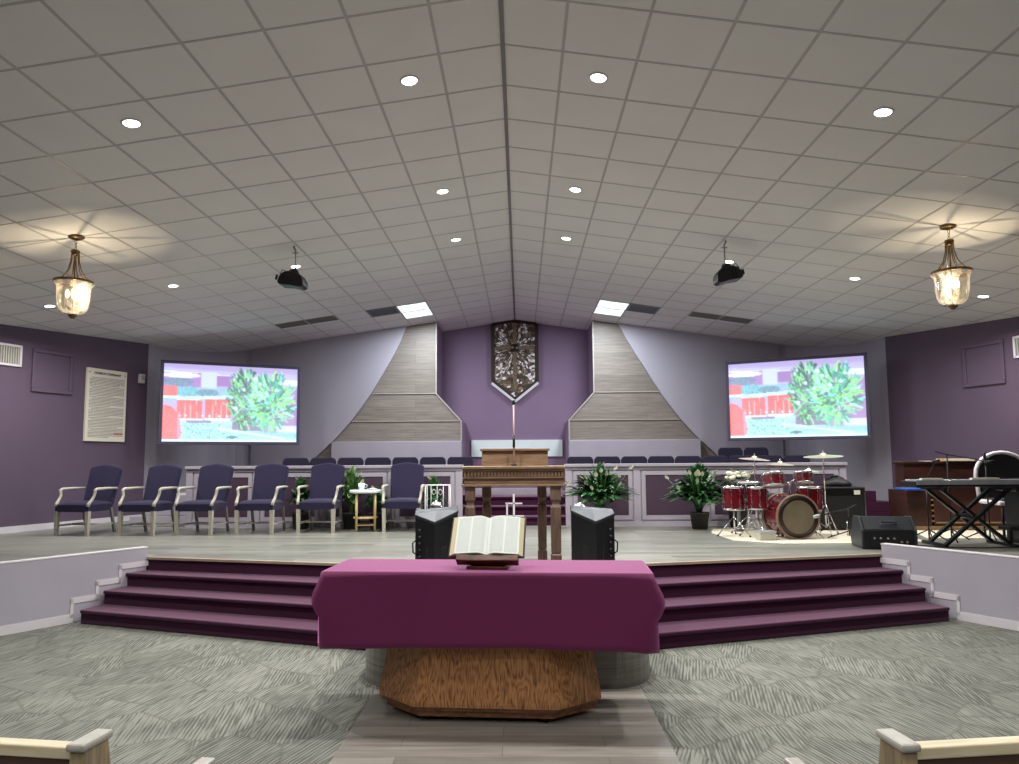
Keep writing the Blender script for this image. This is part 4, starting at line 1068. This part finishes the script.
# cloth
def cloth():
    c = MB(); hx, hy, zt, zb = 1.085, .285, .966, .495
    per = []; nx, ny = 60, 16
    for i in range(nx): per.append((-hx+2*hx*i/nx, -hy, 0, -1))
    for i in range(ny): per.append((hx, -hy+2*hy*i/ny, 1, 0))
    for i in range(nx): per.append((hx-2*hx*i/nx, hy, 0, 1))
    for i in range(ny): per.append((-hx, hy-2*hy*i/ny, -1, 0))
    n = len(per); rings = []
    ctr = c._v([(x*.985, y*.97, zt+.001) for x, y, _, _ in per]); rings.append(ctr)
    K = 12
    for k in range(K+1):
        q = k/K; ring = []
        for i, (x, y, ax, ay) in enumerate(per):
            s = i/n
            corner = min(math.hypot(abs(x)-hx, abs(y)-hy), .4)/.4      # 0 at the corners
            fold = (1-corner)**2
            off = .010*math.sin(q*PI/2) + q*.03 + q*.010*math.sin(x*9+y*13) * (1 if abs(ay) else .4)
            cx = math.copysign(1, x)*fold*(.055*max(0, math.sin(PI*min(1, (q*1.7)**1.35)))**1.15*(1 if q < .59 else 0) - .012*q); cy = math.copysign(1, y)*fold*(.03*math.sin(PI*q))
            z = zt-.001-(zt-zb)*q + .006*math.sin(x*3.1+1)*q - .012*q*fold
            ring.append((x+ax*off+cx, y+ay*off+cy, z))
        rings.append(c._v(ring))
    c.loft(rings, False, True)
    c._f(ctr)
    return c
cl = cloth().build('tablecloth', MAT['cloth'])
tag(cl, 'magenta cloth draped over the communion table', 'tablecloth'); cl.location = (TX, TY, .0); cl.rotation_euler.z = TR
md = cl.modifiers.new('th', 'SOLIDIFY'); md.thickness = .003; md.offset = 1

BX, BY = -.10, 4.72
t = thing('book_stand', 'dark mahogany book stand on the magenta cloth', 'book stand', (BX, BY, .972), TR-.03)
tilt = math.radians(52)
R0 = Matrix.Translation((0, -.075, .065)) @ Matrix.Rotation(tilt, 4, 'X')
MB().box(-.20, .20, 0, .30, -.03, -.012, R0, .004).build('back_board', MAT['redwood'], t)
MB().box(-.21, .21, -.035, .012, -.03, .035, R0, .006).build('ledge', MAT['redwood'], t)
b = MB(); b.box(-.14, .14, -.11, .14, 0, .018, bev=.004); b.box(-.12, .12, -.06, .02, .018, .05); b.build('base', MAT['redwood'], t)
MB().bar((0, .10, .20), (0, .16, .015), .05, .015).build('prop', MAT['redwood'], t)
b = MB()
b.prism([(-.13, .26), (-.06, .295), (0, .305), (.08, .29), (.16, .265), (.16, .25), (-.13, .25)], -.03, -.012, R0); b.build('crest', MAT['redwood'], t)
bk = thing('open_bible', 'large open bible with white pages propped on the mahogany stand', 'book', (BX-.01, BY, .972), TR-.03)
Rb = Matrix.Translation((0, -.075, .065)) @ Matrix.Rotation(tilt, 4, 'X') @ Matrix.Translation((0, .165, .008))
def leaf_block(sx):
    g = MB(); n = 14; W = .235
    def h(q): return .006 + .040*math.sin(min(1, q*3.2)*PI/2)*(1-.62*q) 
    top = []; bot = []
    for i in range(n+1):
        q = i/n; fan = .018*(1 if sx < 0 else .6)
        top.append([Vector((sx*q*W*.93, -.145, h(q))), Vector((sx*q*W*.93, .145, h(q)))])
        bot.append([Vector((sx*q*(W+fan), -.15, .0)), Vector((sx*q*(W+fan), .15, .0))])
    return top, bot, n
for sx, nm in ((-1, 'left'), (1, 'right')):
    top, bot, n = leaf_block(sx)
    pg = MB(); sd = MB()
    T_ = [pg._v(p) for p in top]
    for i in range(n): pg._f([T_[i][0], T_[i+1][0], T_[i+1][1], T_[i][1]], True)
    o = pg.build('page', MAT['page'], bk); o.matrix_local = Rb
    Tt = [sd._v([p - Vector((0,0,.001)) for p in q]) for q in top]; Bb = [sd._v(p) for p in bot]
    for i in range(n):
        sd._f([Tt[i][0], Tt[i+1][0], Bb[i+1][0], Bb[i][0]]); sd._f([Tt[i][1], Bb[i][1], Bb[i+1][1], Tt[i+1][1]])
    sd._f([Tt[n][0], Tt[n][1], Bb[n][1], Bb[n][0]])
    o = sd.build('page_block', M_('page edges', rgb(206, 196, 160), .8, var=.1, scale=60, stretch=(1, 1, 20)), bk); o.matrix_local = Rb
cv = MB(); cv.box(-.262, .258, -.16, .16, -.012, -.001, bev=.003)
o = cv.build('cover', MAT['leathercover'], bk); o.matrix_local = Rb

# drums ------------------------------------------------------------------------
rugp = [(2.95, 10.3), (2.98, 9.35), (3.5, 8.98), (4.6, 8.98), (5.45, 9.15), (5.5, 10.6), (5.2, 10.9), (3.1, 10.85)]
tag(MB().prism(rugp, S, S+.008).build('rug', MAT['rug'], bevel=.003), 'cream rug lying under the red drum kit', 'rug')
F0 = S+.008
def RX(a): return Matrix.Rotation(a, 4, 'X')
# bass drum
t = thing('bass_drum', 'large red bass drum with a tan front head and a dark ring', 'drum', (3.86, 9.62, F0+.30), math.radians(6))
Mx = RX(PI/2)
MB().lathe([(.285, -.22), (.285, .20)], M=Mx, n=40, cap=False).build('shell', MAT['redshell'], t)
for z in (.20, -.22): MB().lathe([(.283, z-.02), (.305, z-.02), (.305, z+.025), (.283, z+.025), (.283, z-.02)], M=Mx, n=40, cap=False).build('hoop', MAT['hoopl'], t)
MB().lathe([(.001, .222), (.225, .222)], M=Mx, n=40, cap=False).build('front_head', MAT['basshead'], t)
MB().lathe([(.225, .2225), (.284, .2225), (.284, .21), (.225, .21), (.225, .2225)], M=Mx, n=40, cap=False).build('head_ring', MAT['hoop'], t)
MB().lathe([(.001, -.222), (.284, -.222)], M=Mx, n=40, cap=False).build('rear_head', MAT['drumhead'], t)
for i in range(8):
    k = MB(); a = i*PI/4+PI/8; p = Vector((.30*math.cos(a), 0, .30*math.sin(a)))
    k.tube([p+Vector((0, -.225, 0)), p+Vector((0, -.08, 0))], .005, 6); k.tube([p+Vector((0, .225, 0)), p+Vector((0, .08, 0))], .005, 6); k.box(-.012, .012, -.09, -.04, -.012, .012, Matrix.Translation(p*.975)); k.box(-.012, .012, .04, .09, -.012, .012, Matrix.Translation(p*.975))
    k.build('lug', MAT['chrome'], t)
for sx in (-1, 1): MB().tube([(sx*.24, -.12, -.16), (sx*.36, -.20, -.295)], .009, 8).build('spur', MAT['chrome'], t)
MB().tube([(0, .0, .28), (0, .0, .47)], .016, 10).build('tom_post', MAT['chrome'], t)

def drum(name, label, c, r, h, tiltx=0, lugs=8, legs=None, grp=None, rz=0, mt='redshell'):
    t = thing(name, label, 'drum', c, rz, grp)
    R = RX(tiltx)
    MB().lathe([(r, 0), (r, h)], M=R, n=32, cap=False).build('shell', MAT[mt], t)
    MB().lathe([(.001, h+.002), (r, h+.002)], M=R, n=32, cap=False).build('head', MAT['drumhead'], t)
    MB().lathe([(.001, -.002), (r, -.002)], M=R, n=32, cap=False).build('bottom_head', MAT['drumhead'], t)
    for z in (0, h): MB().lathe([(r, z-.012), (r+.012, z-.012), (r+.012, z+.014), (r, z+.014), (r, z-.012)], M=R, n=32, cap=False).build('hoop', MAT['chrome'], t)
    for i in range(lugs):
        k = MB()
        a = i*2*PI/lugs+.3; p = Vector(((r+.01)*math.cos(a), (r+.01)*math.sin(a), 0))
        for z in (h*.22, h*.78): k.box(-.011, .011, -.011, .011, z-.022, z+.022, R @ Matrix.Translation(p))
        k.tube([R @ (p+Vector((0,0,0))), R @ (p+Vector((0,0,h)))], .003, 5)
        k.build('lug', MAT['chrome'], t)
    return t
def basket_legs(t, z, r=.2, n=3, rot=.3, top=None):
    """folding tripod under a drum: centre tube and three splayed braced legs"""
    MB().tube([(0, 0, -.03), (0, 0, -z+.10)], .012, 8).build('stand_tube', MAT['chrome'], t)
    for i in range(n):
        a = rot+i*2*PI/n; ca, sa = math.cos(a), math.sin(a)
        g = MB(); g.tube([(.015*ca, .015*sa, -z+.26), (r*ca, r*sa, -z+.012)], .008, 6); g.tube([(.01*ca, .01*sa, -z+.10), (r*.55*ca, r*.55*sa, -z+.13)], .006, 6)
        lg = g.build('leg', MAT['chrome'], t)
        MB().sphere((r*ca, r*sa, -z+.014), .014, 8, 6).build('rubber_foot', MAT['blackmetal'], lg)
def rim_legs(t, z, r):
    for i in range(3):
        a = .5+i*2*PI/3; MB().tube([(r*math.cos(a), r*math.sin(a), .12), (r*math.cos(a), r*math.sin(a), -z+.06), ((r+.04)*math.cos(a), (r+.04)*math.sin(a), -z+.012)], .008, 6).build('leg', MAT['chrome'], t)
t1 = drum('floor_tom', 'deep red tom on a splayed chrome stand, leftmost of the kit', (3.15, 9.85, S+.385), .143, .31, grp='red toms on chrome stands'); basket_legs(t1, .377, .25, 3, 1.2)
t2 = drum('floor_tom', 'deep red tom on a chrome stand beside the bass drum', (3.445, 9.72, S+.40), .135, .29, grp='red toms on chrome stands', rz=.4); basket_legs(t2, .392, .25, 3, .2)
rt1 = drum('rack_tom', 'red rack tom tilted above the left of the bass drum', (3.62, 9.55, S+.72), .135, .165, -.22, grp='rack toms'); MB().tube([(.12, 0, .06), (.22, .02, .0), (.24, .07, -.10)], .012, 8).build('mount_arm', MAT['chrome'], rt1)
rt2 = drum('rack_tom', 'small red rack tom above the right of the bass drum', (4.06, 9.60, S+.76), .11, .14, -.22, grp='rack toms'); MB().tube([(-.10, 0, .06), (-.17, .02, .02), (-.20, .03, -.10)], .012, 8).build('mount_arm', MAT['chrome'], rt2)
sn_ = drum('snare_drum', 'dark snare drum with white head behind the red floor toms', (3.44, 10.1, S+.62), .165, .13, .05, mt='blackmetal'); basket_legs(sn_, .61, .24, 3, .7)
hr = drum('floor_tom', 'low red tom behind the right side of the bass drum', (4.28, 9.98, S+.36), .16, .32, grp='red toms on chrome stands'); rim_legs(hr, .352, .175)
def cymbal(name, label, c, r, tx, ty, zb, grp, foot=.30, rot=0, double=False):
    t = thing(name, label, 'cymbal', (c[0], c[1], F0), rot, grp); H = c[2]-F0
    R = Matrix.Translation((0, 0, H)) @ Matrix.Rotation(tx, 4, 'X') @ Matrix.Rotation(ty, 4, 'Y')
    prof = [(r, -.012), (r*.65, -.001), (r*.3, .010), (r*.2, .014), (r*.16, .032), (r*.07, .042), (.004, .044)]
    MB().lathe(prof+[(.004, .040), (r*.15, .028), (r*.2, .010), (r, -.015), (r, -.012)], M=R, n=36, cap=False).build('plate', MAT['cymbal'], t)
    if double: MB().lathe([(p[0], -p[1]-.045) for p in prof], M=R, n=36, cap=False).build('plate', MAT['cymbal'], t)
    MB().tube([(0, 0, .10), (0, 0, H*.55)], .012, 8).build('lower_tube', MAT['chrome'], t)
    MB().tube([(0, 0, H*.55), (0, 0, H+.06)], .008, 8).build('upper_tube', MAT['chrome'], t)
    MB().lathe([(.001, .045), (.012, .045), (.012, .075), (.001, .08)], M=R, n=10).build('wing_nut', MAT['chrome'], t)
    for i in range(3):
        a = i*2*PI/3+.4; ca, sa = math.cos(a), math.sin(a)
        g = MB(); g.tube([(.012*ca, .012*sa, .42), (foot*ca, foot*sa, .012)], .008, 6); g.tube([(.01*ca, .01*sa, .12), (foot*.55*ca, foot*.55*sa, .19)], .006, 6); lg = g.build('leg', MAT['chrome'], t)
        MB().sphere((foot*ca, foot*sa, .014), .015, 8, 6).build('rubber_foot', MAT['blackmetal'], lg)
    return t
cymbal('crash_cymbal', 'crash cymbal on the left, above the red floor toms', (3.66, 10.42, 1.69), .225, .07, .06, 0, 'cymbals of the drum kit', foot=.2)
cymbal('crash_cymbal', 'large high crash cymbal on the right, in front of the black amplifier', (4.47, 9.9, 1.725), .265, .07, -.05, 0, 'cymbals of the drum kit', foot=.22)
cymbal('ride_cymbal', 'ride cymbal in the middle, behind the bass drum', (4.02, 10.35, 1.61), .20, .06, .02, 0, 'cymbals of the drum kit', foot=.2)
cymbal('hi_hat', 'paired hi-hat cymbals low on the right beside the red drums', (4.44, 10.34, 1.50), .16, .03, 0, 0, 'cymbals of the drum kit', double=True, foot=.2)
t = thing('drum_throne', 'round black drum stool behind the kit', 'stool', (4.12, 10.72, F0))
MB().lathe([(.001, .46), (.15, .46), (.165, .48), (.165, .53), (.14, .55), (.001, .555)], n=24).build('seat', MAT['tolex'], t)
MB().tube([(0,0,.1), (0,0,.46)], .014, 8).build('post', MAT['chrome'], t)
for i in range(3):
    a = i*2*PI/3; MB().tube([(.01*math.cos(a), .01*math.sin(a), .28), (.25*math.cos(a), .25*math.sin(a), .012)], .01, 6).build('leg', MAT['chrome'], t)
# bass drum microphone on boom stand
t = thing('drum_microphone_stand', 'low boom stand holding a microphone to the bass drum head', 'microphone stand', (4.52, 9.32, F0))
MB().tube([(0, 0, .06), (0, 0, .42)], .009, 8).build('pole', MAT['blackmetal'], t)
MB().tube([(.10, -.02, .47), (0, 0, .42), (-.42, -.10, .335)], .007, 8).build('boom', MAT['blackmetal'], t)
MB().lathe([(.001, -.05), (.02, -.045), (.026, 0), (.02, .03), (.001, .035)], M=Matrix.Rotation(PI/2-.2, 4, 'Y'), c=(-.47, -.11, .325), n=12).build('microphone', MAT['silver'], t)
for i in range(3):
    a = i*2*PI/3+.3; MB().tube([(0, 0, .12), (.28*math.cos(a), .28*math.sin(a), .01)], .008, 6).build('leg', MAT['blackmetal'], t)
MB().tube([(-.42, -.10, .33), (-.2, -.05, .36), (.0, -.02, .33), (.06, 0, .1), (.2, .1, .008)], .004, 6).build('cable', MAT['blackmetal'], t)
# low cymbal hardware bag / pedals
t = thing('kick_pedal', 'chrome hi-hat pedal on the cream rug right of the bass drum', 'pedal', (4.82, 9.72, F0), .3)
b = MB(); b.box(-.05, .05, -.14, .14, .0, .012); b.build('base_plate', MAT['steel'], t)
b = MB(); b.box(-.04, .04, -.13, .12, .0, .01, Matrix.Translation((0, 0, .035)) @ RX(.22)); b.build('footboard', MAT['chrome'], t)
b = MB(); b.tube([(-.05, .13, .01), (-.05, .13, .2), (.05, .13, .2), (.05, .13, .01)], .008, 6); b.build('yoke', MAT['chrome'], t)
t = thing('hardware_case', 'small pale equipment box on the rug under the red toms', 'box', (3.42, 9.36, F0), .1)
MB().box(-.11, .11, -.07, .07, 0, .10, bev=.01).build('body', MAT['whitewash'], t); MB().box(-.115, .115, -.075, .075, .095, .125, bev=.008).build('lid', MAT['silver'], t)

# amplifier --------------------------------------------------------------------
t = thing('bass_amplifier', 'big black amplifier cabinet with a white label, right of the drums', 'amplifier', (4.99, 10.72, S+.002), -.06)
MB().box(-.36, .36, -.19, .19, .03, .66, bev=.018).build('cabinet', MAT['tolex'], t)
MB().box(-.33, .33, -.202, -.185, .06, .53).build('grille', MAT['grille'], t)
MB().box(-.33, .33, -.2, -.185, .55, .635).build('control_panel', MAT['blackmetal'], t)
MB().box(.20, .29, -.206, -.19, .545, .61).build('label_plate', MAT['paper'], t)
f = MB()
for x in (-.36, .36):
    f.box(x-.008, x+.008, -.2, -.18, .03, .66)
f.build('edge_trim', MAT['steel'], t)
for x in (-.3, .3):
    for y in (-.14, .14): MB().lathe([(.001, 0), (.025, 0), (.025, .032), (.001, .032)], c=(x, y, 0), n=10).build('foot', MAT['blackmetal'], t)
t = thing('gear_bag', 'crumpled black bag lying on top of the amplifier', 'bag', (5.02, 10.72, S+.662), .1)
g = MB(); g.lathe([(.001, 0), (.20, 0), (.22, .03), (.17, .09), (.09, .13), (.03, .15), (.001, .152)], n=16, sx=1.1, sy=.6)
rr = random.Random(9)
for v in g.bm.verts:
    if v.co.z > .01: v.co += Vector((rr.uniform(-.025, .025), rr.uniform(-.02, .02), rr.uniform(-.02, .015)))
g.build('body', MAT['tolex'], t); MB().tube([(-.15, 0, .07), (-.1, 0, .16), (.02, 0, .17), (.08, 0, .10)], .009, 6).build('strap', MAT['tolex'], t)

# wedge monitor right ---------------------------------------------------------------
t = thing('wedge_monitor', 'black wedge floor monitor on the stage edge below the keyboard', 'loudspeaker', (4.60, 8.62, S+.002), -.18)
pr = [(-.23, 0), (.20, 0), (.23, .10), (.10, .37), (-.10, .38), (-.23, .22)]
MB().prism([(-y, z) for y, z in reversed([( -a, b) for a, b in pr])], -.29, .29, YZ).build('cabinet', MAT['black'], t, bevel=.012)
for x in (-.31, .28): MB().prism([(a*1.04, b*1.02) for a, b in pr], x, x+.03, YZ).build('end_plate', MAT['blacktop'], t, bevel=.01)
MB().box(-.27, .27, -.008, .010, -.09, .10, Matrix.Translation((0, -.165, .30)) @ RX(-.69)).build('top_panel', MAT['blacktop'], t)
g = MB(); g.box(-.22, .22, -.243, -.228, .04, .19); g.build('grille', MAT['grille'], t)
g = MB(); g.box(-.09, .09, -.245, -.2, .315, .335); g.tube([(-.09, -.20, .31), (-.09, -.245, .30), (.09, -.245, .30), (.09, -.20, .31)], .01, 6); g.build('handle', MAT['blacktop'], t)
for x in (-.17, -.10, -.02, .05, .13, .19): MB().lathe([(.001, 0), (.016, 0), (.012, .02), (.001, .022)], c=(x, -.24, .13 if x < .1 else .09), M=RX(PI/2), n=10).build('knob', MAT['steel'], t)

# organ --------------------------------------------------------------------------
t = thing('organ', 'dark walnut organ console against the right wall behind the keyboard', 'organ', (6.78, 10.82, S+.002), -.05)
MB().box(-.62, .74, .06, .34, .12, 1.04, bev=.008).build('upper_case', MAT['organ'], t)
b = MB(); b.box(-.65, .77, .04, .36, 1.0, 1.035, bev=.006); b.build('lid', MAT['organ'], t)
b = MB(); b.box(-.76, -.40, -.27, .30, .05, .60, bev=.006); b.build('end_block', MAT['organ'], t)
b = MB(); b.box(-.36, .74, -.25, .20, .06, .66, bev=.006); b.build('case', M_('organ front', rgb(72, 40, 32), .4, var=.1), t)
b = MB(); b.box(-.40, .78, -.29, .22, .66, .70, bev=.005); b.build('key_shelf', MAT['organ'], t)
b = MB()
for z in (.12, .2, .28, .36, .44): b.box(-.40, -.36, -.26, -.24, z, z+.025)
b.build('grille', MAT['organlight'], t)
b = MB(); b.box(-.78, .78, -.29, .34, 0, .055); b.build('base', MAT['organlight'], t)
MB().box(-.33, .70, -.266, -.25, .1, .12).build('rail', MAT['organlight'], t)
t = thing('folded_cloth', 'bright blue cloth folded over the left end of the organ', 'cloth', (6.14, 10.80, S+.602), -.05)
b = MB(); b.box(-.13, .12, -.26, .13, 0, .03, bev=.01); b.box(-.13, .12, -.30, -.26, 0, .026); b.build('cloth', MAT['bluecloth'], t)
t = thing('hymnal_folder', 'tan music folder lying on top of the organ', 'folder', (7.0, 10.93, S+1.037), -.05)
MB().box(-.24, .24, -.10, .12, 0, .045, bev=.005).build('cover', MAT['tanpaper'], t); MB().box(-.22, .225, -.104, .11, .008, .037).build('pages', MAT['paper'], t)
t = thing('paper_sheet', 'white paper sheet lying on the left of the organ top', 'paper', (6.6, 10.95, S+1.037), .1)
MB().box(-.11, .11, -.08, .1, 0, .012).build('sheet', MAT['paper'], t)

# keyboard on X stand ---------------------------------------------------------------
t = thing('keyboard_stand', 'black X-shaped keyboard stand on the right of the stage', 'stand', (5.74, 8.78, S+.002), .02)
for y, s_ in ((-.045, 1), (.0, -1)):
    b = MB()
    for dy in (-.16+y, .16+y): b.bar((-.42*s_, dy, .02), (.40*s_, dy, .70), .035, .05, up=(0,1,0))
    b.build('strut', MAT['blackmetal'], t)
for x, z in ((-.42, .02), (.42, .02), (-.40, .71), (.40, .71)):
    MB().bar((x, -.24, z), (x, .24, z), .04, .035).build('crossbar', MAT['blackmetal'], t)
MB().tube([(0, -.22, .36), (0, .2, .36)], .03, 10).build('pivot', MAT['blackmetal'], t)
t = thing('keyboard', 'long silver and black electronic keyboard on the X stand', 'keyboard', (5.73, 8.78, S+.732), .0)
MB().box(-.70, .70, -.17, .17, 0, .075, bev=.01).build('body', MAT['black'], t)
b = MB(); b.box(-.69, .69, -.165, .02, .074, .092, bev=.004); b.build('control_panel', MAT['silver'], t)
b = MB(); b.box(-.62, -.36, -.17, -.12, .09, .112); b.box(.0, .34, -.17, -.12, .09, .112); b.build('display', MAT['paper'], t)
MB().box(-.69, .69, -.176, -.168, .03, .088, bev=.003).build('rear_panel', MAT['silver'], t)
b = MB(); b.box(-.64, .64, .03, .165, .074, .09); b.build('white_keys', MAT['paper'], t)
b = MB()
for i in range(36):
    if i % 7 not in (2, 6): b.box(-.615+i*.0345, -.602+i*.0345, .03, .11, .09, .10)
b.build('black_keys', MAT['blackmetal'], t)
b = MB()
for i in range(22): b.box(-.25+i*.042, -.225+i*.042, -.1, -.06, .092, .099)
b.build('button', MAT['blackmetal'], t)
# second stack of black keyboard to the right
t = thing('digital_piano', 'dark digital piano half out of frame beside the white chair', 'keyboard', (7.02, 8.98, S+.002), -.02)
MB().box(-.62, .7, -.2, .2, .66, .77, bev=.012).build('body', MAT['black'], t)
b = MB(); b.box(-.5, .7, -.16, .2, .77, .82); b.build('music_desk', MAT['blackmetal'], t)
for x in (-.5, .6): MB().box(x-.03, x+.03, -.17, .17, 0.03, .66).build('leg', MAT['black'], t)
b = MB(); b.box(-.53, .63, -.02, .02, .1, .2); b.box(-.56, -.44, -.25, .25, 0, .035); b.box(.54, .66, -.25, .25, 0, .035); b.build('pedal_bar', MAT['blackmetal'], t)

def boom_stand(label, x, y, zs, pts, rz=0, mic=None):
    t = thing('microphone_stand', label, 'microphone stand', (x, y, S+.002), rz, 'black microphone stands by the keyboard')
    MB().tube([(0, 0, .02), (0, 0, zs)], .010, 8).build('pole', MAT['blackmetal'], t)
    MB().tube(pts, .008, 8).build('boom', MAT['blackmetal'], t)
    for i in range(3):
        a = i*2*PI/3+.2; MB().tube([(0, 0, .16), (.27*math.cos(a), .27*math.sin(a), .01)], .009, 6).build('leg', MAT['blackmetal'], t)
    if mic:
        d = (Vector(mic[1])-Vector(mic[0])); MB().tube([mic[0], mic[1]], [.012, .022], 10).build('microphone', MAT['black'], t)
boom_stand('black boom stand with a long arm over the keyboard', 5.80, 9.20, 1.13, [(-.16, 0, 1.18), (0, 0, 1.135), (.33, -.1, 1.07), (.42, -.12, 1.03)], mic=((.40, -.12, 1.035), (.52, -.14, 1.04)))
boom_stand('short black stand with a bent gooseneck left of the keyboard', 5.46, 9.12, .70, [(0, 0, .70), (.02, 0, .82), (.07, -.02, .95), (.10, -.03, 1.04), (.06, -.04, 1.06)], mic=((.09, -.03, 1.045), (.16, -.05, 1.06)))
boom_stand('black stand with a microphone in front of the white-framed chair', 6.37, 9.30, .98, [(0, 0, .98), (-.02, -.02, 1.05), (.03, -.05, 1.10)], mic=((-.02, -.02, 1.04), (-.03, -.03, 1.16)))

# white framed round-back chair ---------------------------------------------------------
t = thing('round_back_chair', 'black mesh chair with a rounded white frame at the right edge', 'chair', (6.95, 9.62, S+.008), -.1)
arcp = [(-.34, .0, .50)] + [(-.36*math.cos(a)*1.0, .0, .84+.32*math.sin(a)) for a in [i*PI/12 for i in range(13)]] + [(.34, 0, .50)]
Rb2 = Matrix.Translation((0, .18, .0)) @ RX(-.06)
MB().tube([Rb2 @ Vector(p) for p in arcp], .028, 10).build('frame', MAT['whitemetal'], t)
b = MB(); b.prism([(p[0]*.93, p[2] if p[2] < .84 else .84+(p[2]-.84)*.93) for p in arcp], -.012, .012, Rb2 @ XZ); b.build('backrest', MAT['mesh'], t)
MB().box(-.36, .36, -.30, .22, .44, .50, bev=.025).build('seat', MAT['whitemetal'], t)
MB().box(-.32, .32, -.28, .16, .49, .52, bev=.012).build('cushion', MAT['mesh'], t)
for x in (-.3, .3):
    for y in (-.25, .2): MB().tube([(x, y, .45), (x, y, 0)], .018, 8).build('leg', MAT['blackmetal'], t)
t = thing('piano_bench', 'low black bench frame standing under the digital piano', 'bench', (6.45, 8.62, S+.002), -.05)
MB().box(-.35, .45, -.12, .12, .20, .25, bev=.01).build('seat', MAT['black'], t)
for x in (-.28, .38):
    b = MB(); b.box(x-.025, x+.025, -.12, .12, 0, .03); b.box(x-.02, x+.02, -.02, .02, .03, .21); b.build('leg', MAT['black'], t)
tag(MB().prism([(5.65, 9.5), (7.6, 9.3), (7.9, 10.4), (6.0, 10.5)], S, S+.007).build('rug', MAT['rug']), 'pale rug under the organ on the right of the stage', 'rug')
t = thing('floor_cable', 'black cable snaking across the floor at the keyboard stand', 'cable', (0, 0, 0))
MB().tube([(5.05, 8.75, S+.008), (5.3, 8.55, S+.008), (5.7, 8.45, S+.008), (6.1, 8.5, S+.008), (6.4, 8.35, S+.008), (6.8, 8.4, S+.008)], .006, 6).build('cable', MAT['blackmetal'], t)

# pews -------------------------------------------------------------------------------
def pew(sg, side):
    rz = sg*math.radians(7)
    t = thing('pew', 'oak pew with a pale top rail, cut off at the bottom %s corner' % side, 'pew', (-1.09 if sg < 0 else 1.15, 1.90, 0), rz, 'front pews')
    # local x outward = sg direction
    e = MB()
    prof = [(-.06, 0), (.62, 0), (.62, .50), (.63, .60), (.60, .625), (.52, .62), (.42, .60), (.26, .60), (.16, .66), (.12, .78), (.095, .92), (-.0, .92), (-.03, .5)]
    for off in (0, ): e.prism(prof, -.022, .022, YZ)
    e.build('end_panel', MAT['pew'], t, bevel=.006)
    c = MB(); c.box(-.028, .028, -.012, .108, .918, .940, bev=.008); c.build('end_cap', MAT['pewend'], t)
    c = MB(); c.box(-.028, .028, .50, .64, .612, .64, bev=.008); c.build('arm_cap', MAT['pewend'], t)
    x0, x1 = sorted((sg*.024, sg*3.2))
    MB().box(x0, x1, .01, .055, .890, .922, bev=.004).build('top_rail', MAT['pewtop'], t)
    b = MB(); b.box(x0, x1, .018, .045, .30, .893); b.build('backrest', MAT['pewdark'], t)
    MB().box(x0, x1, .046, .50, .40, .45, bev=.01).build('seat', MAT['pewdark'], t)
    MB().box(x0, x1, -.02, .0, .0, .25).build('kick_board', MAT['pewdark'], t)
pew(-1, 'left'); pew(1, 'right')

# ------------------------------------------------------------------ camera
FPX = 681.0
cam = bpy.data.cameras.new('camera'); co = bpy.data.objects.new('camera', cam); COL.objects.link(co)
cam.sensor_fit = 'HORIZONTAL'; cam.sensor_width = 36; cam.lens = FPX/1019*36; cam.shift_y = (403.0-382.0)/1019; cam.clip_start = .05
P_, RO, YW = .0829, -.0066, .016
cp, sp_ = math.cos(P_), math.sin(P_); cr, sr = math.cos(RO), math.sin(RO); cy_, sy_ = math.cos(YW), math.sin(YW)
RM = Matrix(((cr,0,sr),(0,1,0),(-sr,0,cr))) @ Matrix(((1,0,0),(0,cp,sp_),(0,-sp_,cp))) @ Matrix(((cy_,sy_,0),(-sy_,cy_,0),(0,0,1)))
right, fwd, up = RM[0], RM[1], RM[2]
W = Matrix(((right[0], up[0], -fwd[0]), (right[1], up[1], -fwd[1]), (right[2], up[2], -fwd[2]))).to_4x4()
W.translation = (.121, 0, 1.70); co.matrix_world = W
SC.camera = co

# ------------------------------------------------------------------ world, colour
w = bpy.data.worlds.new('world'); SC.world = w; w.use_nodes = True
w.node_tree.nodes['Background'].inputs[0].default_value = (.5, .5, .55, 1); w.node_tree.nodes['Background'].inputs[1].default_value = .05
vs = SC.view_settings; vs.view_transform = 'Standard'; vs.look = 'None'; vs.gamma = 1; vs.use_curve_mapping = False; vs.exposure = 0.1
SC.cycles.use_denoising = True
SC.cycles.max_bounces = 8; SC.cycles.diffuse_bounces = 5; SC.cycles.sample_clamp_indirect = 4
